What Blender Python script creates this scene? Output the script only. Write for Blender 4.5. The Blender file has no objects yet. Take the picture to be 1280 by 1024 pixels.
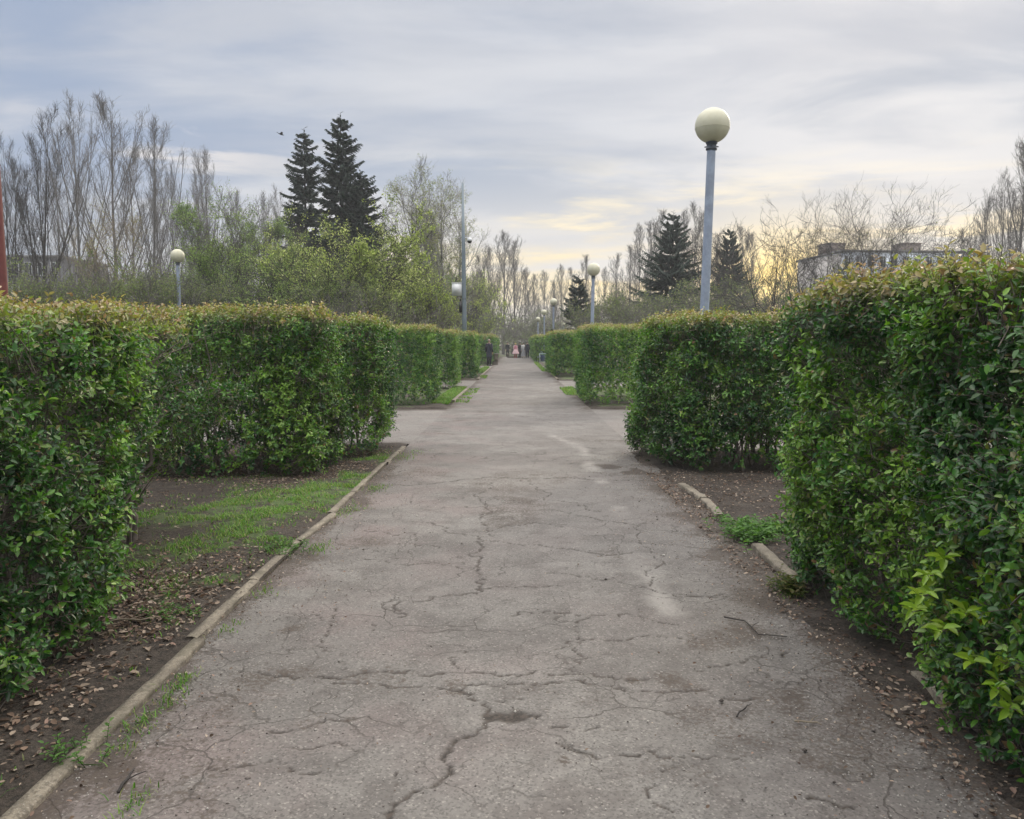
import bpy, math, random
import numpy as np
from mathutils import Vector, Matrix

rng = np.random.default_rng(11)
random.seed(5)
scene = bpy.context.scene
COL = scene.collection
UP = np.array([0.0, 0.0, 1.0])

# ------------------------------------------------------------------ camera
CAM_H, F, PITCH, YAW = 1.5, 1000.0, math.atan(0.082), 0.005
cd = bpy.data.cameras.new("camera")
cam = bpy.data.objects.new("camera", cd)
COL.objects.link(cam)
cam.location = (0, 0, CAM_H)
cam.rotation_euler = (math.pi / 2 - PITCH, 0, YAW)
cd.sensor_width = 36
cd.lens = 36 * F / 1280
cd.clip_start = 0.05
cd.clip_end = 2000
scene.camera = cam
_R = np.array(cam.rotation_euler.to_matrix())


def ray(px, py):
    return _R @ np.array([(px - 640) / F, -(py - 512) / F, -1.0])


def ground(px, py, z=0.0):
    d = ray(px, py)
    t = (z - CAM_H) / d[2]
    return np.array([d[0] * t, d[1] * t, z])


def at(px, py, y):
    d = ray(px, py)
    t = y / d[1]
    return np.array([d[0] * t, y, CAM_H + d[2] * t])


# ------------------------------------------------------------------ scene tree helpers
def tag(o, label=None, cat=None, group=None, kind=None):
    if label: o["label"] = label
    if cat: o["category"] = cat
    if group: o["group"] = group
    if kind: o["kind"] = kind
    return o


def thing(name, label, cat, loc=(0, 0, 0), rot=(0, 0, 0), group=None):
    o = bpy.data.objects.new(name, None)
    o.empty_display_size = 0.2
    COL.objects.link(o)
    o.location = loc
    o.rotation_euler = rot
    return tag(o, label, cat, group)


def dup(root, label, loc, rotz=0.0, scale=(1, 1, 1), group=None):
    r = root.copy()
    COL.objects.link(r)
    r.location = loc
    r.rotation_euler = (0, 0, rotz)
    r.scale = scale
    r["label"] = label
    if group: r["group"] = group
    for ch in list(root.children):
        c = ch.copy(); COL.objects.link(c); c.parent = r
        for g in list(ch.children):
            d = g.copy(); COL.objects.link(d); d.parent = c
    return r


def nrmz(v):
    return v / (np.linalg.norm(v, axis=-1, keepdims=True) + 1e-9)


class MB:
    """collects geometry for one mesh"""
    def __init__(s):
        s.v, s.f, s.t, s.n = [], [], [], 0

    def add(s, v, f, tint=None):
        v = np.asarray(v, float).reshape(-1, 3)
        f = np.asarray(f, int)
        s.v.append(v)
        s.f.append(f + s.n)
        if tint is None: tint = np.zeros((len(v), 3))
        tint = np.asarray(tint, float)
        if tint.ndim == 1: tint = np.tile(tint, (len(v), 1))
        s.t.append(tint)
        s.n += len(v)

    def build(s, name, mat, parent=None, smooth=False, attrs=None):
        me = bpy.data.meshes.new(name)
        V = np.concatenate(s.v)
        me.vertices.add(len(V))
        me.vertices.foreach_set("co", V.astype(np.float32).ravel())
        loops = np.concatenate([f.ravel() for f in s.f])
        tot = np.concatenate([np.full(len(f), f.shape[1]) for f in s.f])
        st = np.concatenate([[0], np.cumsum(tot)[:-1]])
        me.loops.add(len(loops))
        me.loops.foreach_set("vertex_index", loops.astype(np.int32))
        me.polygons.add(len(tot))
        me.polygons.foreach_set("loop_start", st.astype(np.int32))
        me.polygons.foreach_set("loop_total", tot.astype(np.int32))
        T = np.concatenate(s.t)
        a = me.color_attributes.new("tint", "FLOAT_COLOR", "POINT")
        a.data.foreach_set("color", np.c_[T, np.ones(len(T))].astype(np.float32).ravel())
        if attrs:
            for k, val in attrs.items():
                b = me.attributes.new(k, "FLOAT", "POINT")
                b.data.foreach_set("value", np.asarray(val, np.float32))
        if smooth:
            me.polygons.foreach_set("use_smooth", np.ones(len(tot), bool))
        me.update(calc_edges=True)
        me.validate()
        me.materials.append(mat)
        o = bpy.data.objects.new(name, me)
        COL.objects.link(o)
        if parent is not None: o.parent = parent
        return o

    # ---- primitives
    def tubes(s, P, R, sides=3, tint=None, cap=False):
        """P (B,n,3) polylines, R (B,n) radii"""
        P = np.asarray(P, float); R = np.asarray(R, float)
        B, n, _ = P.shape
        T = np.empty_like(P)
        T[:, 1:-1] = P[:, 2:] - P[:, :-2]
        T[:, 0] = P[:, 1] - P[:, 0]
        T[:, -1] = P[:, -1] - P[:, -2]
        T = nrmz(T)
        ref = np.where(np.abs(T[:, :1, 2:]) > 0.8, np.array([1.0, 0.13, 0]), np.array([0, 0.1, 1.0]))
        U = nrmz(np.cross(T, ref)); W = np.cross(T, U)
        a = np.arange(sides) * 2 * math.pi / sides
        V = P[:, :, None] + R[:, :, None, None] * (np.cos(a)[:, None] * U[:, :, None] + np.sin(a)[:, None] * W[:, :, None])
        idx = np.arange(B * n * sides).reshape(B, n, sides)
        j = (np.arange(sides) + 1) % sides
        q = np.stack([idx[:, :-1], idx[:, :-1][:, :, j], idx[:, 1:][:, :, j], idx[:, 1:]], -1).reshape(-1, 4)
        tt = None
        if tint is not None:
            tint = np.asarray(tint, float)
            tt = np.tile(tint, (B * n * sides, 1)) if tint.ndim == 1 else np.repeat(tint, n * sides, 0)
        n0 = s.n
        s.add(V.reshape(-1, 3), q, tt)
        if cap and sides > 2:
            for k in range(B):
                for r in (0, n - 1):
                    ring = idx[k, r] + n0
                    ring = ring[::-1] if r == 0 else ring
                    s.f.append(ring[None, :])

    def box(s, c, d, rotz=0.0, tint=None):
        c = np.array(c, float); h = np.array(d, float) / 2
        v = np.array([[x, y, z] for x in (-1, 1) for y in (-1, 1) for z in (-1, 1)]) * h
        cr, sr = math.cos(rotz), math.sin(rotz)
        v = v @ np.array([[cr, sr, 0], [-sr, cr, 0], [0, 0, 1]]) + c
        s.add(v, [[0, 1, 3, 2], [4, 6, 7, 5], [0, 4, 5, 1], [2, 3, 7, 6], [0, 2, 6, 4], [1, 5, 7, 3]], tint)

    def lathe(s, prof, c=(0, 0, 0), seg=24, tint=None, sx=1.0, sy=1.0):
        prof = np.array(prof, float)
        a = np.arange(seg) * 2 * math.pi / seg
        V = np.stack([prof[:, None, 0] * np.cos(a) * sx, prof[:, None, 0] * np.sin(a) * sy,
                      np.repeat(prof[:, 1:2], seg, 1)], -1) + np.array(c)
        m = len(prof)
        idx = np.arange(m * seg).reshape(m, seg)
        j = (np.arange(seg) + 1) % seg
        q = np.stack([idx[:-1], idx[:-1][:, j], idx[1:][:, j], idx[1:]], -1).reshape(-1, 4)
        n0 = s.n
        s.add(V.reshape(-1, 3), q, tint)
        for r in (0, m - 1):
            if prof[r, 0] > 1e-4:
                ring = idx[r] + n0
                s.f.append((ring[::-1] if r == 0 else ring)[None, :])

    def leaves(s, pos, d, nr, L, W, tint, fold=0.18, droop=0.1):
        """pointed folded leaves, 6 verts and 2 quads each"""
        d = nrmz(d)
        side = nrmz(np.cross(d, nr)); nr = np.cross(side, d)
        L = np.broadcast_to(np.asarray(L, float).reshape(-1, 1), (len(pos), 1))
        W = np.broadcast_to(np.asarray(W, float).reshape(-1, 1), (len(pos), 1))
        u = nr * W * fold
        V = np.stack([pos,
                      pos + d * L * .30 + side * W * .46 + u,
                      pos + d * L * .68 + side * W * .40 + u - nr * L * droop * .4,
                      pos + d * L - nr * L * droop,
                      pos + d * L * .68 - side * W * .40 + u - nr * L * droop * .4,
                      pos + d * L * .30 - side * W * .46 + u], 1).reshape(-1, 3)
        b = (np.arange(len(pos)) * 6)[:, None]
        f = np.concatenate([b + np.array([[0, 1, 2, 3]]), b + np.array([[0, 3, 4, 5]])])
        s.add(V, f, np.repeat(tint, 6, 0))


def hash3(i, j, k, seed):
    h = (i * 374761393 + j * 668265263 + k * 2147483647 + seed * 974634541) & 0xFFFFFFFF
    h = ((h ^ (h >> 13)) * 1274126177) & 0xFFFFFFFF
    return ((h ^ (h >> 16)) & 0xFFFF) / 65535.0


def vnoise(p, f=1.0, seed=0):
    p = np.asarray(p, float) * f
    i = np.floor(p).astype(np.int64); u = p - i
    u = u * u * (3 - 2 * u)
    r = 0
    for a in (0, 1):
        for b in (0, 1):
            for c in (0, 1):
                w = (u[..., 0] if a else 1 - u[..., 0]) * (u[..., 1] if b else 1 - u[..., 1]) * (u[..., 2] if c else 1 - u[..., 2])
                r = r + w * hash3(i[..., 0] + a, i[..., 1] + b, i[..., 2] + c, seed)
    return r


def fbm(p, f=1.0, seed=0, o=3):
    r, a, t = 0, 1.0, 0
    for k in range(o):
        r = r + a * vnoise(p, f, seed + k); t += a
        a *= .5; f *= 2.03
    return r / t


def sstep(a, b, x):
    t = np.clip((x - a) / (b - a), 0, 1)
    return t * t * (3 - 2 * t)


# ------------------------------------------------------------------ materials
def new_mat(name):
    m = bpy.data.materials.new(name)
    m.use_nodes = True
    nt = m.node_tree
    nt.nodes.clear()
    out = nt.nodes.new("ShaderNodeOutputMaterial")
    b = nt.nodes.new("ShaderNodeBsdfPrincipled")
    nt.links.new(b.outputs[0], out.inputs[0])
    return m, nt, b, out


class NT:
    """little node builder"""
    def __init__(s, nt): s.nt = nt

    def node(s, t, **kw):
        n = s.nt.nodes.new(t)
        for k, v in kw.items(): setattr(n, k, v)
        return n

    def put(s, sock, v):
        if isinstance(v, bpy.types.NodeSocket): s.nt.links.new(v, sock)
        elif v is not None: sock.default_value = v

    def m(s, op, a, b=None, c=None, clamp=False):
        n = s.node("ShaderNodeMath", operation=op)
        n.use_clamp = clamp
        for i, v in enumerate((a, b, c)): s.put(n.inputs[i], v)
        return n.outputs[0]

    def mix(s, f, a, b, blend="MIX"):
        n = s.node("ShaderNodeMix", data_type="RGBA", blend_type=blend)
        s.put(n.inputs[0], f)
        s.put(n.inputs[6], a if isinstance(a, bpy.types.NodeSocket) else (*a, 1))
        s.put(n.inputs[7], b if isinstance(b, bpy.types.NodeSocket) else (*b, 1))
        return n.outputs[2]

    def noise(s, vec, scale, detail=4, rough=.55, dist=0.0):
        n = s.node("ShaderNodeTexNoise")
        s.put(n.inputs["Vector"], vec)
        n.inputs["Scale"].default_value = scale
        n.inputs["Detail"].default_value = detail
        n.inputs["Roughness"].default_value = rough
        n.inputs["Distortion"].default_value = dist
        return n.outputs[0]

    def ss(s, v, a, b):
        n = s.node("ShaderNodeMapRange", interpolation_type="SMOOTHSTEP")
        s.put(n.inputs[0], v)
        n.inputs[1].default_value = a; n.inputs[2].default_value = b
        return n.outputs[0]

    def pos(s):
        return s.node("ShaderNodeNewGeometry").outputs["Position"]

    def attr(s, name):
        return s.node("ShaderNodeAttribute", attribute_name=name)

    def bump(s, h, strength, dist, normal_in):
        n = s.node("ShaderNodeBump")
        n.inputs["Strength"].default_value = strength
        n.inputs["Distance"].default_value = dist
        s.put(n.inputs["Height"], h)
        s.put(normal_in, n.outputs[0])


def leaf_mat(name, rough=.42, trans=.3, spec=.5, tgain=(1.3, 1.5, .7)):
    m, nt, b, out = new_mat(name)
    N = NT(nt)
    c = N.attr("tint").outputs["Color"]
    N.put(b.inputs["Base Color"], c)
    b.inputs["Roughness"].default_value = rough
    b.inputs["Specular IOR Level"].default_value = spec
    t = N.node("ShaderNodeBsdfTranslucent")
    N.put(t.inputs[0], N.mix(1.0, c, tgain, "MULTIPLY"))
    mx = N.node("ShaderNodeMixShader")
    mx.inputs[0].default_value = trans
    nt.links.new(b.outputs[0], mx.inputs[1]); nt.links.new(t.outputs[0], mx.inputs[2])
    nt.links.new(mx.outputs[0], out.inputs[0])
    return m


def plain(name, col, rough=.6, metal=0.0, var=.25, scale=6.0, bump=0.0, col2=None):
    m, nt, b, out = new_mat(name)
    N = NT(nt)
    tc = N.node("ShaderNodeTexCoord").outputs["Object"]
    n1 = N.noise(tc, scale, 5)
    n2 = N.noise(tc, scale * 7, 3)
    f = N.m("ADD", N.m("MULTIPLY", n1, .7), N.m("MULTIPLY", n2, .3))
    dark = tuple(x * (1 - var) for x in col)
    c = N.mix(N.ss(f, .3, .7), col2 or dark, col)
    N.put(b.inputs["Base Color"], c)
    b.inputs["Roughness"].default_value = rough
    b.inputs["Metallic"].default_value = metal
    if bump: N.bump(f, bump, .01, b.inputs["Normal"])
    return m


def bark_mat(name, col, col2, scale=14):
    m, nt, b, out = new_mat(name)
    N = NT(nt)
    tc = N.node("ShaderNodeTexCoord").outputs["Object"]
    mp = N.node("ShaderNodeMapping"); mp.inputs["Scale"].default_value = (1, 1, .25)
    N.put(mp.inputs[0], tc)
    n1 = N.noise(mp.outputs[0], scale, 5)
    N.put(b.inputs["Base Color"], N.mix(N.ss(n1, .35, .65), col2, col))
    b.inputs["Roughness"].default_value = .85
    N.bump(n1, .5, .02, b.inputs["Normal"])
    return m


M = {}
M["leaf"] = leaf_mat("hedge_leaf", .36, .26, .50, (1.3, 1.6, .5))
M["tree_leaf"] = leaf_mat("young_tree_leaf", .55, .45, .25)
M["needle"] = leaf_mat("spruce_needle", .6, .1, .3)
M["grass"] = leaf_mat("grass_blade", .5, .35, .3)
M["dry"] = leaf_mat("dry_leaf", .8, .15, .2, (1.1, 1, .8))
M["stem"] = bark_mat("hedge_stem", (.19, .16, .135), (.09, .075, .063))
M["bark_grey"] = bark_mat("grey_bark", (.165, .152, .142), (.085, .078, .074), 5)
M["bark_dark"] = bark_mat("dark_bark", (.06, .052, .048), (.028, .025, .024), 5)
M["bark_tan"] = bark_mat("tan_bark", (.27, .225, .165), (.15, .125, .09), 5)
M["bark_birch"] = bark_mat("birch_bark", (.42, .41, .38), (.07, .06, .055), 3)
M["post"] = plain("lamp_post_paint", (.33, .385, .49), .5, .05, .30, 9, .15)
M["pole"] = plain("pole_steel", (.19, .235, .27), .5, .2, .15, 3)
M["cup"] = plain("dark_metal", (.10, .115, .14), .5, .3, .3)
M["white_box"] = plain("white_enclosure", (.72, .74, .76), .5, 0, .06)
M["black"] = plain("black_plastic", (.012, .012, .014), .35, 0, .2)
M["red_post"] = plain("red_paint", (.17, .042, .034), .6, 0, .3, 5)

# frosted globe
m, nt, b, out = new_mat("frosted_globe"); N = NT(nt)
tc = N.node("ShaderNodeTexCoord").outputs["Object"]
g1 = N.noise(tc, 7, 5)
N.put(b.inputs["Base Color"], N.mix(N.ss(g1, .35, .7), (.54, .52, .39), (.60, .58, .45)))
b.inputs["Roughness"].default_value = .38
b.inputs["Subsurface Weight"].default_value = .25
b.inputs["Subsurface Radius"].default_value = (.1, .09, .06)
M["globe"] = m

# asphalt
m, nt, b, out = new_mat("old_asphalt"); N = NT(nt)
P_ = N.pos()
big = N.noise(P_, .55, 4, .6)
mid = N.noise(P_, 3.2, 5, .65)
fine = N.noise(P_, 48, 3, .7)
grit = N.node("ShaderNodeTexVoronoi"); N.put(grit.inputs["Vector"], P_); grit.inputs["Scale"].default_value = 130
gritc = N.node("ShaderNodeSeparateColor"); N.put(gritc.inputs[0], grit.outputs["Color"])
c = N.mix(N.ss(big, .38, .64), (.150, .139, .131), (.208, .197, .184))
c = N.mix(N.m("MULTIPLY", N.ss(N.noise(P_, 1.15, 6, .68), .46, .66), .55), c, (.095, .085, .080))
c = N.mix(N.m("MULTIPLY", N.ss(mid, .43, .66), .72), c, (.098, .088, .083))
c = N.mix(N.m("MULTIPLY", N.ss(N.noise(P_, 11, 5, .7), .52, .70), .5), c, (.10, .088, .082))
pk = N.m("MULTIPLY", N.ss(N.noise(P_, 1.3, 4), .42, .68), N.attr("pink").outputs["Fac"])
c = N.mix(N.m("MULTIPLY", pk, .55), c, (.205, .158, .152))
c = N.mix(N.m("MULTIPLY", N.ss(gritc.outputs[0], .84, .99), .40), c, (.38, .35, .32))
c = N.mix(N.m("MULTIPLY", N.ss(gritc.outputs[1], .66, .95), .55), c, (.055, .05, .048))
c = N.mix(N.m("MULTIPLY", N.ss(fine, .42, .68), .45), c, (.10, .092, .088))
pale = N.m("MULTIPLY", N.attr("pale").outputs["Fac"], N.ss(mid, .3, .6))
c = N.mix(N.m("MULTIPLY", pale, .5), c, (.38, .36, .335))
# hairline crazing
wv = N.node("ShaderNodeVectorMath", operation="ADD")
nc = N.node("ShaderNodeTexNoise"); N.put(nc.inputs["Vector"], P_); nc.inputs["Scale"].default_value = 2.5; nc.inputs["Detail"].default_value = 6
sc_ = N.node("ShaderNodeVectorMath", operation="SCALE"); N.put(sc_.inputs[0], nc.outputs["Color"]); sc_.inputs["Scale"].default_value = .5
N.put(wv.inputs[0], P_); N.put(wv.inputs[1], sc_.outputs[0])
vo = N.node("ShaderNodeTexVoronoi", feature="DISTANCE_TO_EDGE"); N.put(vo.inputs["Vector"], wv.outputs[0]); vo.inputs["Scale"].default_value = 2.1
vo2 = N.node("ShaderNodeTexVoronoi", feature="DISTANCE_TO_EDGE"); N.put(vo2.inputs["Vector"], wv.outputs[0]); vo2.inputs["Scale"].default_value = 6.5
hair2 = N.m("MULTIPLY", N.m("SUBTRACT", 1.0, N.ss(vo2.outputs[0], .005, .03)), N.ss(N.noise(P_, 1.7, 3), .50, .66))
hair = N.m("MULTIPLY", N.m("SUBTRACT", 1.0, N.ss(vo.outputs[0], .003, .016)), N.ss(N.noise(P_, .9, 3), .40, .58))
hair = N.m("MAXIMUM", hair, N.m("MULTIPLY", hair2, .8))
c = N.mix(N.m("MULTIPLY", hair, .7), c, (.05, .043, .038))
da = N.attr("dirt").outputs["Fac"]
dirt = N.ss(N.m("ADD", N.m("MULTIPLY", da, 1.15), N.m("ADD", N.m("MULTIPLY", N.m("SUBTRACT", fine, .5), 2.6), N.m("MULTIPLY", N.m("SUBTRACT", mid, .5), 1.3))), .35, 1.0)
dirt = N.m("MULTIPLY", dirt, .86)
soilc = N.mix(N.ss(fine, .35, .7), (.038, .029, .023), (.085, .066, .054))
c = N.mix(dirt, c, soilc)
crk = N.attr("crack").outputs["Fac"]
c = N.mix(crk, c, N.mix(N.ss(fine, .4, .65), (.030, .025, .022), (.065, .052, .044)))
N.put(b.inputs["Base Color"], c)
b.inputs["Roughness"].default_value = .82
b.inputs["Specular IOR Level"].default_value = .35
hh = N.m("ADD", N.m("MULTIPLY", fine, .5), N.m("MULTIPLY", gritc.outputs[0], .35))
hh = N.m("SUBTRACT", hh, N.m("MULTIPLY", hair, .6))
N.bump(hh, .55, .008, b.inputs["Normal"])
M["asphalt"] = m

# soil with thin turf
m, nt, b, out = new_mat("soil"); N = NT(nt)
P_ = N.pos()
n1 = N.noise(P_, 1.4, 5, .6); n2 = N.noise(P_, 26, 4, .7); n3 = N.noise(P_, 9, 4, .6)
n4 = N.noise(P_, 75, 4, .75)
c = N.mix(N.ss(N.m("ADD", N.m("MULTIPLY", n2, .5), N.m("MULTIPLY", n4, .5)), .38, .62), (.018, .014, .011), (.084, .065, .052))
c = N.mix(N.m("MULTIPLY", N.ss(n1, .45, .65), .5), c, (.11, .092, .076))
gr = N.m("MULTIPLY", N.attr("turf").outputs["Fac"], N.ss(n3, .38, .56))
c = N.mix(gr, c, N.mix(N.ss(n2, .3, .7), (.055, .100, .025), (.12, .18, .05)))
N.put(b.inputs["Base Color"], c)
b.inputs["Roughness"].default_value = .95
N.bump(N.m("ADD", N.m("ADD", n2, n3), n4), 1.0, .022, b.inputs["Normal"])
M["soil"] = m

# far park ground
m, nt, b, out = new_mat("park_ground"); N = NT(nt)
P_ = N.pos()
n1 = N.noise(P_, .12, 5, .6); n2 = N.noise(P_, 5, 5, .7)
c = N.mix(N.ss(n1, .4, .6), (.075, .062, .048), (.065, .095, .03))
c = N.mix(N.m("MULTIPLY", N.ss(n2, .45, .7), .6), c, (.05, .045, .032))
N.put(b.inputs["Base Color"], c)
b.inputs["Roughness"].default_value = .95
N.bump(n2, .6, .05, b.inputs["Normal"])
M["park"] = m

# kerb concrete
m, nt, b, out = new_mat("kerb_concrete"); N = NT(nt)
P_ = N.pos()
n1 = N.noise(P_, 5, 5, .65); n2 = N.noise(P_, 60, 3, .7)
c = N.mix(N.ss(n1, .35, .65), (.15, .128, .10), (.26, .225, .175))
c = N.mix(N.m("MULTIPLY", N.ss(n2, .46, .62), .7), c, (.095, .082, .066))
c = N.mix(N.m("MULTIPLY", N.ss(N.noise(P_, 150, 2, .7), .56, .7), .5), c, (.42, .39, .34))
c = N.mix(N.m("MULTIPLY", N.ss(N.noise(P_, 3.4, 6, .7), .48, .64), .75), c, (.095, .085, .062))
N.put(b.inputs["Base Color"], c)
b.inputs["Roughness"].default_value = .9
N.bump(N.m("ADD", n1, n2), .6, .008, b.inputs["Normal"])
M["kerb"] = m

# ------------------------------------------------------------------ world: overcast evening sky
SUN_AZ, SUN_EL = math.radians(25), math.radians(21)
w = bpy.data.worlds.new("World")
scene.world = w
w.use_nodes = True
nt = w.node_tree
nt.nodes.clear()
N = NT(nt)
wo = N.node("ShaderNodeOutputWorld"); bg = N.node("ShaderNodeBackground")
nt.links.new(bg.outputs[0], wo.inputs[0])
sky = N.node("ShaderNodeTexSky", sky_type="NISHITA")
sky.sun_disc = False
sky.sun_elevation = SUN_EL
sky.sun_rotation = SUN_AZ
tc = N.node("ShaderNodeTexCoord").outputs["Generated"]
sp = N.node("ShaderNodeSeparateXYZ"); N.put(sp.inputs[0], tc)
X, Y, Z = sp.outputs
az = N.m("ARCTAN2", X, Y)
zc = N.m("MAXIMUM", Z, 0.0)
# clouds on a layer overhead: project the direction on a plane
den = N.m("ADD", zc, .16)
cp = N.node("ShaderNodeCombineXYZ")
N.put(cp.inputs[0], N.m("DIVIDE", X, den)); N.put(cp.inputs[1], N.m("DIVIDE", Y, den)); cp.inputs[2].default_value = 3.7
pl = cp.outputs[0]
mp = N.node("ShaderNodeMapping"); mp.inputs["Scale"].default_value = (.55, 1.0, 1); mp.inputs["Rotation"].default_value = (0, 0, .25)
N.put(mp.inputs[0], pl)
nA = N.noise(mp.outputs[0], .75, 6, .52, .3)
nB = N.noise(mp.outputs[0], 2.3, 6, .55, .4)
mp2 = N.node("ShaderNodeMapping"); mp2.inputs["Scale"].default_value = (3.0, 3.0, 22.0)
N.put(mp2.inputs[0], tc)
nC = N.noise(mp2.outputs[0], 1.15, 6, .55, .35)
cl = N.m("ADD", N.m("MULTIPLY", nA, .55), N.m("MULTIPLY", nB, .45))
left = N.ss(az, .25, -.55)
base = N.mix(N.ss(cl, .43, .57), (.32, .375, .47), (.60, .612, .65))
nD = N.noise(mp2.outputs[0], .55, 5, .5, .25)
base = N.mix(N.m("MULTIPLY", N.ss(nD, .46, .64), .55), base, (.42, .45, .52))
base = N.mix(N.m("MULTIPLY", left, N.ss(cl, .64, .42)), base, (.30, .37, .51))


def gauss(a, sa, e, se):
    u = N.m("DIVIDE", N.m("SUBTRACT", az, a), sa); v = N.m("DIVIDE", N.m("SUBTRACT", Z, e), se)
    q = N.m("ADD", N.m("MULTIPLY", u, u), N.m("MULTIPLY", v, v))
    return N.m("EXPONENT", N.m("MULTIPLY", q, -1.0))


# cream bands over the horizon, then the yellow of the sunset
low = N.m("MULTIPLY", N.ss(Z, .25, .07), N.ss(az, -.75, -.02))
base = N.mix(N.m("MULTIPLY", low, .9), base, (.70, .665, .64))
streak = N.ss(nC, .50, .64)
base = N.mix(N.m("MULTIPLY", N.m("MULTIPLY", streak, gauss(.15, .42, .14, .055)), .85), base, (.98, .84, .58))
base = N.mix(N.m("MULTIPLY", N.ss(nC, .42, .60), gauss(.22, .32, .080, .045)), base, (1.05, .80, .34))
base = N.mix(N.m("MULTIPLY", N.ss(nC, .44, .6), gauss(.52, .18, .11, .028)), base, (.95, .77, .46))
base = N.mix(N.m("MULTIPLY", gauss(.315, .095, .070, .055), .97), base, (1.3, .90, .17))
base = N.mix(N.m("MULTIPLY", N.m("MULTIPLY", streak, gauss(-.40, .13, .215, .04)), .9), base, (.78, .73, .70))
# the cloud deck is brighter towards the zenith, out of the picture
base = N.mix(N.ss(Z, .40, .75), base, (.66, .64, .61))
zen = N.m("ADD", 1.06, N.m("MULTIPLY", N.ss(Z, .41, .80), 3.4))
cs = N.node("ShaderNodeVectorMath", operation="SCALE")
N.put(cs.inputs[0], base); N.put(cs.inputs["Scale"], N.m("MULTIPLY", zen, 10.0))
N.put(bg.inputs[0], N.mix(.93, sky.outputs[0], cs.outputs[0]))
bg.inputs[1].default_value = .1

sd = bpy.data.lights.new("sun", "SUN")
sd.energy = 1.15
sd.angle = math.radians(14)
sd.color = (1.0, .86, .66)
so = bpy.data.objects.new("sun", sd)
COL.objects.link(so)
so.location = (10, 30, 30)
sdir = Vector((math.sin(SUN_AZ) * math.cos(SUN_EL), math.cos(SUN_AZ) * math.cos(SUN_EL), math.sin(SUN_EL)))
so.rotation_euler = sdir.to_track_quat("Z", "Y").to_euler()

# ------------------------------------------------------------------ ground, paths
g = MB()
gx = np.linspace(-320, 320, 41); gy = np.linspace(-60, 420, 41)
GX, GY = np.meshgrid(gx, gy)
idx = np.arange(GX.size).reshape(GX.shape)


def grid_faces(idx):
    return np.stack([idx[:-1, :-1], idx[:-1, 1:], idx[1:, 1:], idx[1:, :-1]], -1).reshape(-1, 4)


g.add(np.stack([GX, GY, np.full(GX.shape, -.03)], -1), grid_faces(idx))
tag(g.build("ground", M["park"]), kind="structure")

XL, XR = -1.60, 1.72          # the path between its kerbs

CR = [  # cracks: photo points, width in metres
    ([(485, 607), (543, 604), (600, 598), (655, 598), (726, 599), (789, 600), (850, 606)], .022),
    ([(617, 602), (611, 611), (600, 628), (610, 637), (603, 645), (617, 669)], .014),
    ([(650, 600), (669, 611), (677, 621), (723, 632), (753, 639)], .014),
    ([(516, 652), (554, 658), (576, 667), (598, 670), (617, 669), (633, 656), (666, 652), (707, 655)], .016),
    ([(718, 644), (754, 651), (781, 655), (808, 655)], .013),
    ([(598, 669), (596, 677), (585, 693), (599, 699), (598, 710), (600, 718), (600, 732), (598, 737)], .020),
    ([(598, 677), (622, 676), (644, 680), (677, 681), (696, 685), (732, 689), (790, 690)], .014),
    ([(455, 664), (480, 666), (521, 667), (521, 682), (548, 685)], .010),
    ([(598, 736), (576, 743), (535, 745), (499, 751), (494, 760), (500, 771)], .013),
    ([(598, 736), (644, 734), (671, 734), (699, 732)], .014),
    ([(666, 715), (704, 717), (740, 723), (781, 729), (819, 738), (905, 742)], .012),
    ([(300, 838), (331, 842), (362, 846), (412, 848), (456, 842), (487, 842), (525, 846), (569, 842), (625, 846), (669, 840), (718, 843), (749, 846), (812, 848)], .016),
    ([(412, 848), (450, 856), (481, 858), (531, 859), (569, 865), (581, 860), (600, 857), (637, 856), (675, 856), (715, 851), (731, 854), (765, 859), (802, 863), (865, 863), (940, 873)], .013),
    ([(569, 865), (594, 877), (609, 890)], .014),
    ([(609, 890), (612, 902), (587, 921), (566, 931), (553, 949), (558, 971), (541, 984), (516, 990), (491, 1012), (487, 1040)], .019),
    ([(612, 896), (630, 897), (648, 893)], .075),
    ([(648, 893), (672, 895)], .026),
    ([(598, 879), (625, 878), (655, 874)], .008),
    ([(522, 955), (494, 968), (487, 1002)], .007),
    ([(331, 915), (387, 909), (437, 904)], .010),
    ([(350, 936), (400, 934), (450, 939)], .006),
    ([(506, 909), (525, 913)], .008),
    ([(693, 812), (709, 801), (743, 799), (781, 801), (821, 793), (877, 793)], .010),
    ([(827, 741), (865, 745), (909, 745)], .010),
    ([(855, 838), (906, 831), (934, 823), (984, 815)], .009),
    ([(846, 959), (840, 977), (840, 1015)], .006),
    ([(1009, 996), (1040, 1001), (1075, 1012)], .014),
    ([(500, 749), (501, 771)], .007),
    ([(690, 910), (715, 911), (745, 910), (785, 911)], .010),
    ([(570, 806), (585, 809), (576, 838)], .008),
    ([(712, 580), (730, 576), (760, 574)], .012),
    ([(560, 520), (610, 519), (660, 521), (700, 520)], .03),
    ([(580, 498), (640, 496), (700, 499)], .035),
    ([(540, 566), (600, 565), (690, 566)], .012),
    ([(452, 700), (500, 706), (545, 704), (590, 712)], .008),
    ([(640, 770), (690, 764), (735, 772), (790, 768), (850, 780)], .009),
    ([(345, 775), (395, 768), (440, 776), (470, 790)], .008),
    ([(700, 930), (760, 945), (812, 938), (880, 950), (930, 945)], .009),
    ([(240, 945), (300, 960), (345, 950), (400, 966)], .009),
    ([(735, 772), (722, 800), (733, 822), (718, 843)], .008),
    ([(620, 620), (650, 628), (690, 625)], .009),
    ([(800, 655), (815, 690), (808, 715), (819, 738)], .009),
    ([(420, 760), (412, 790), (430, 815), (425, 842)], .007),
]


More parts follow.
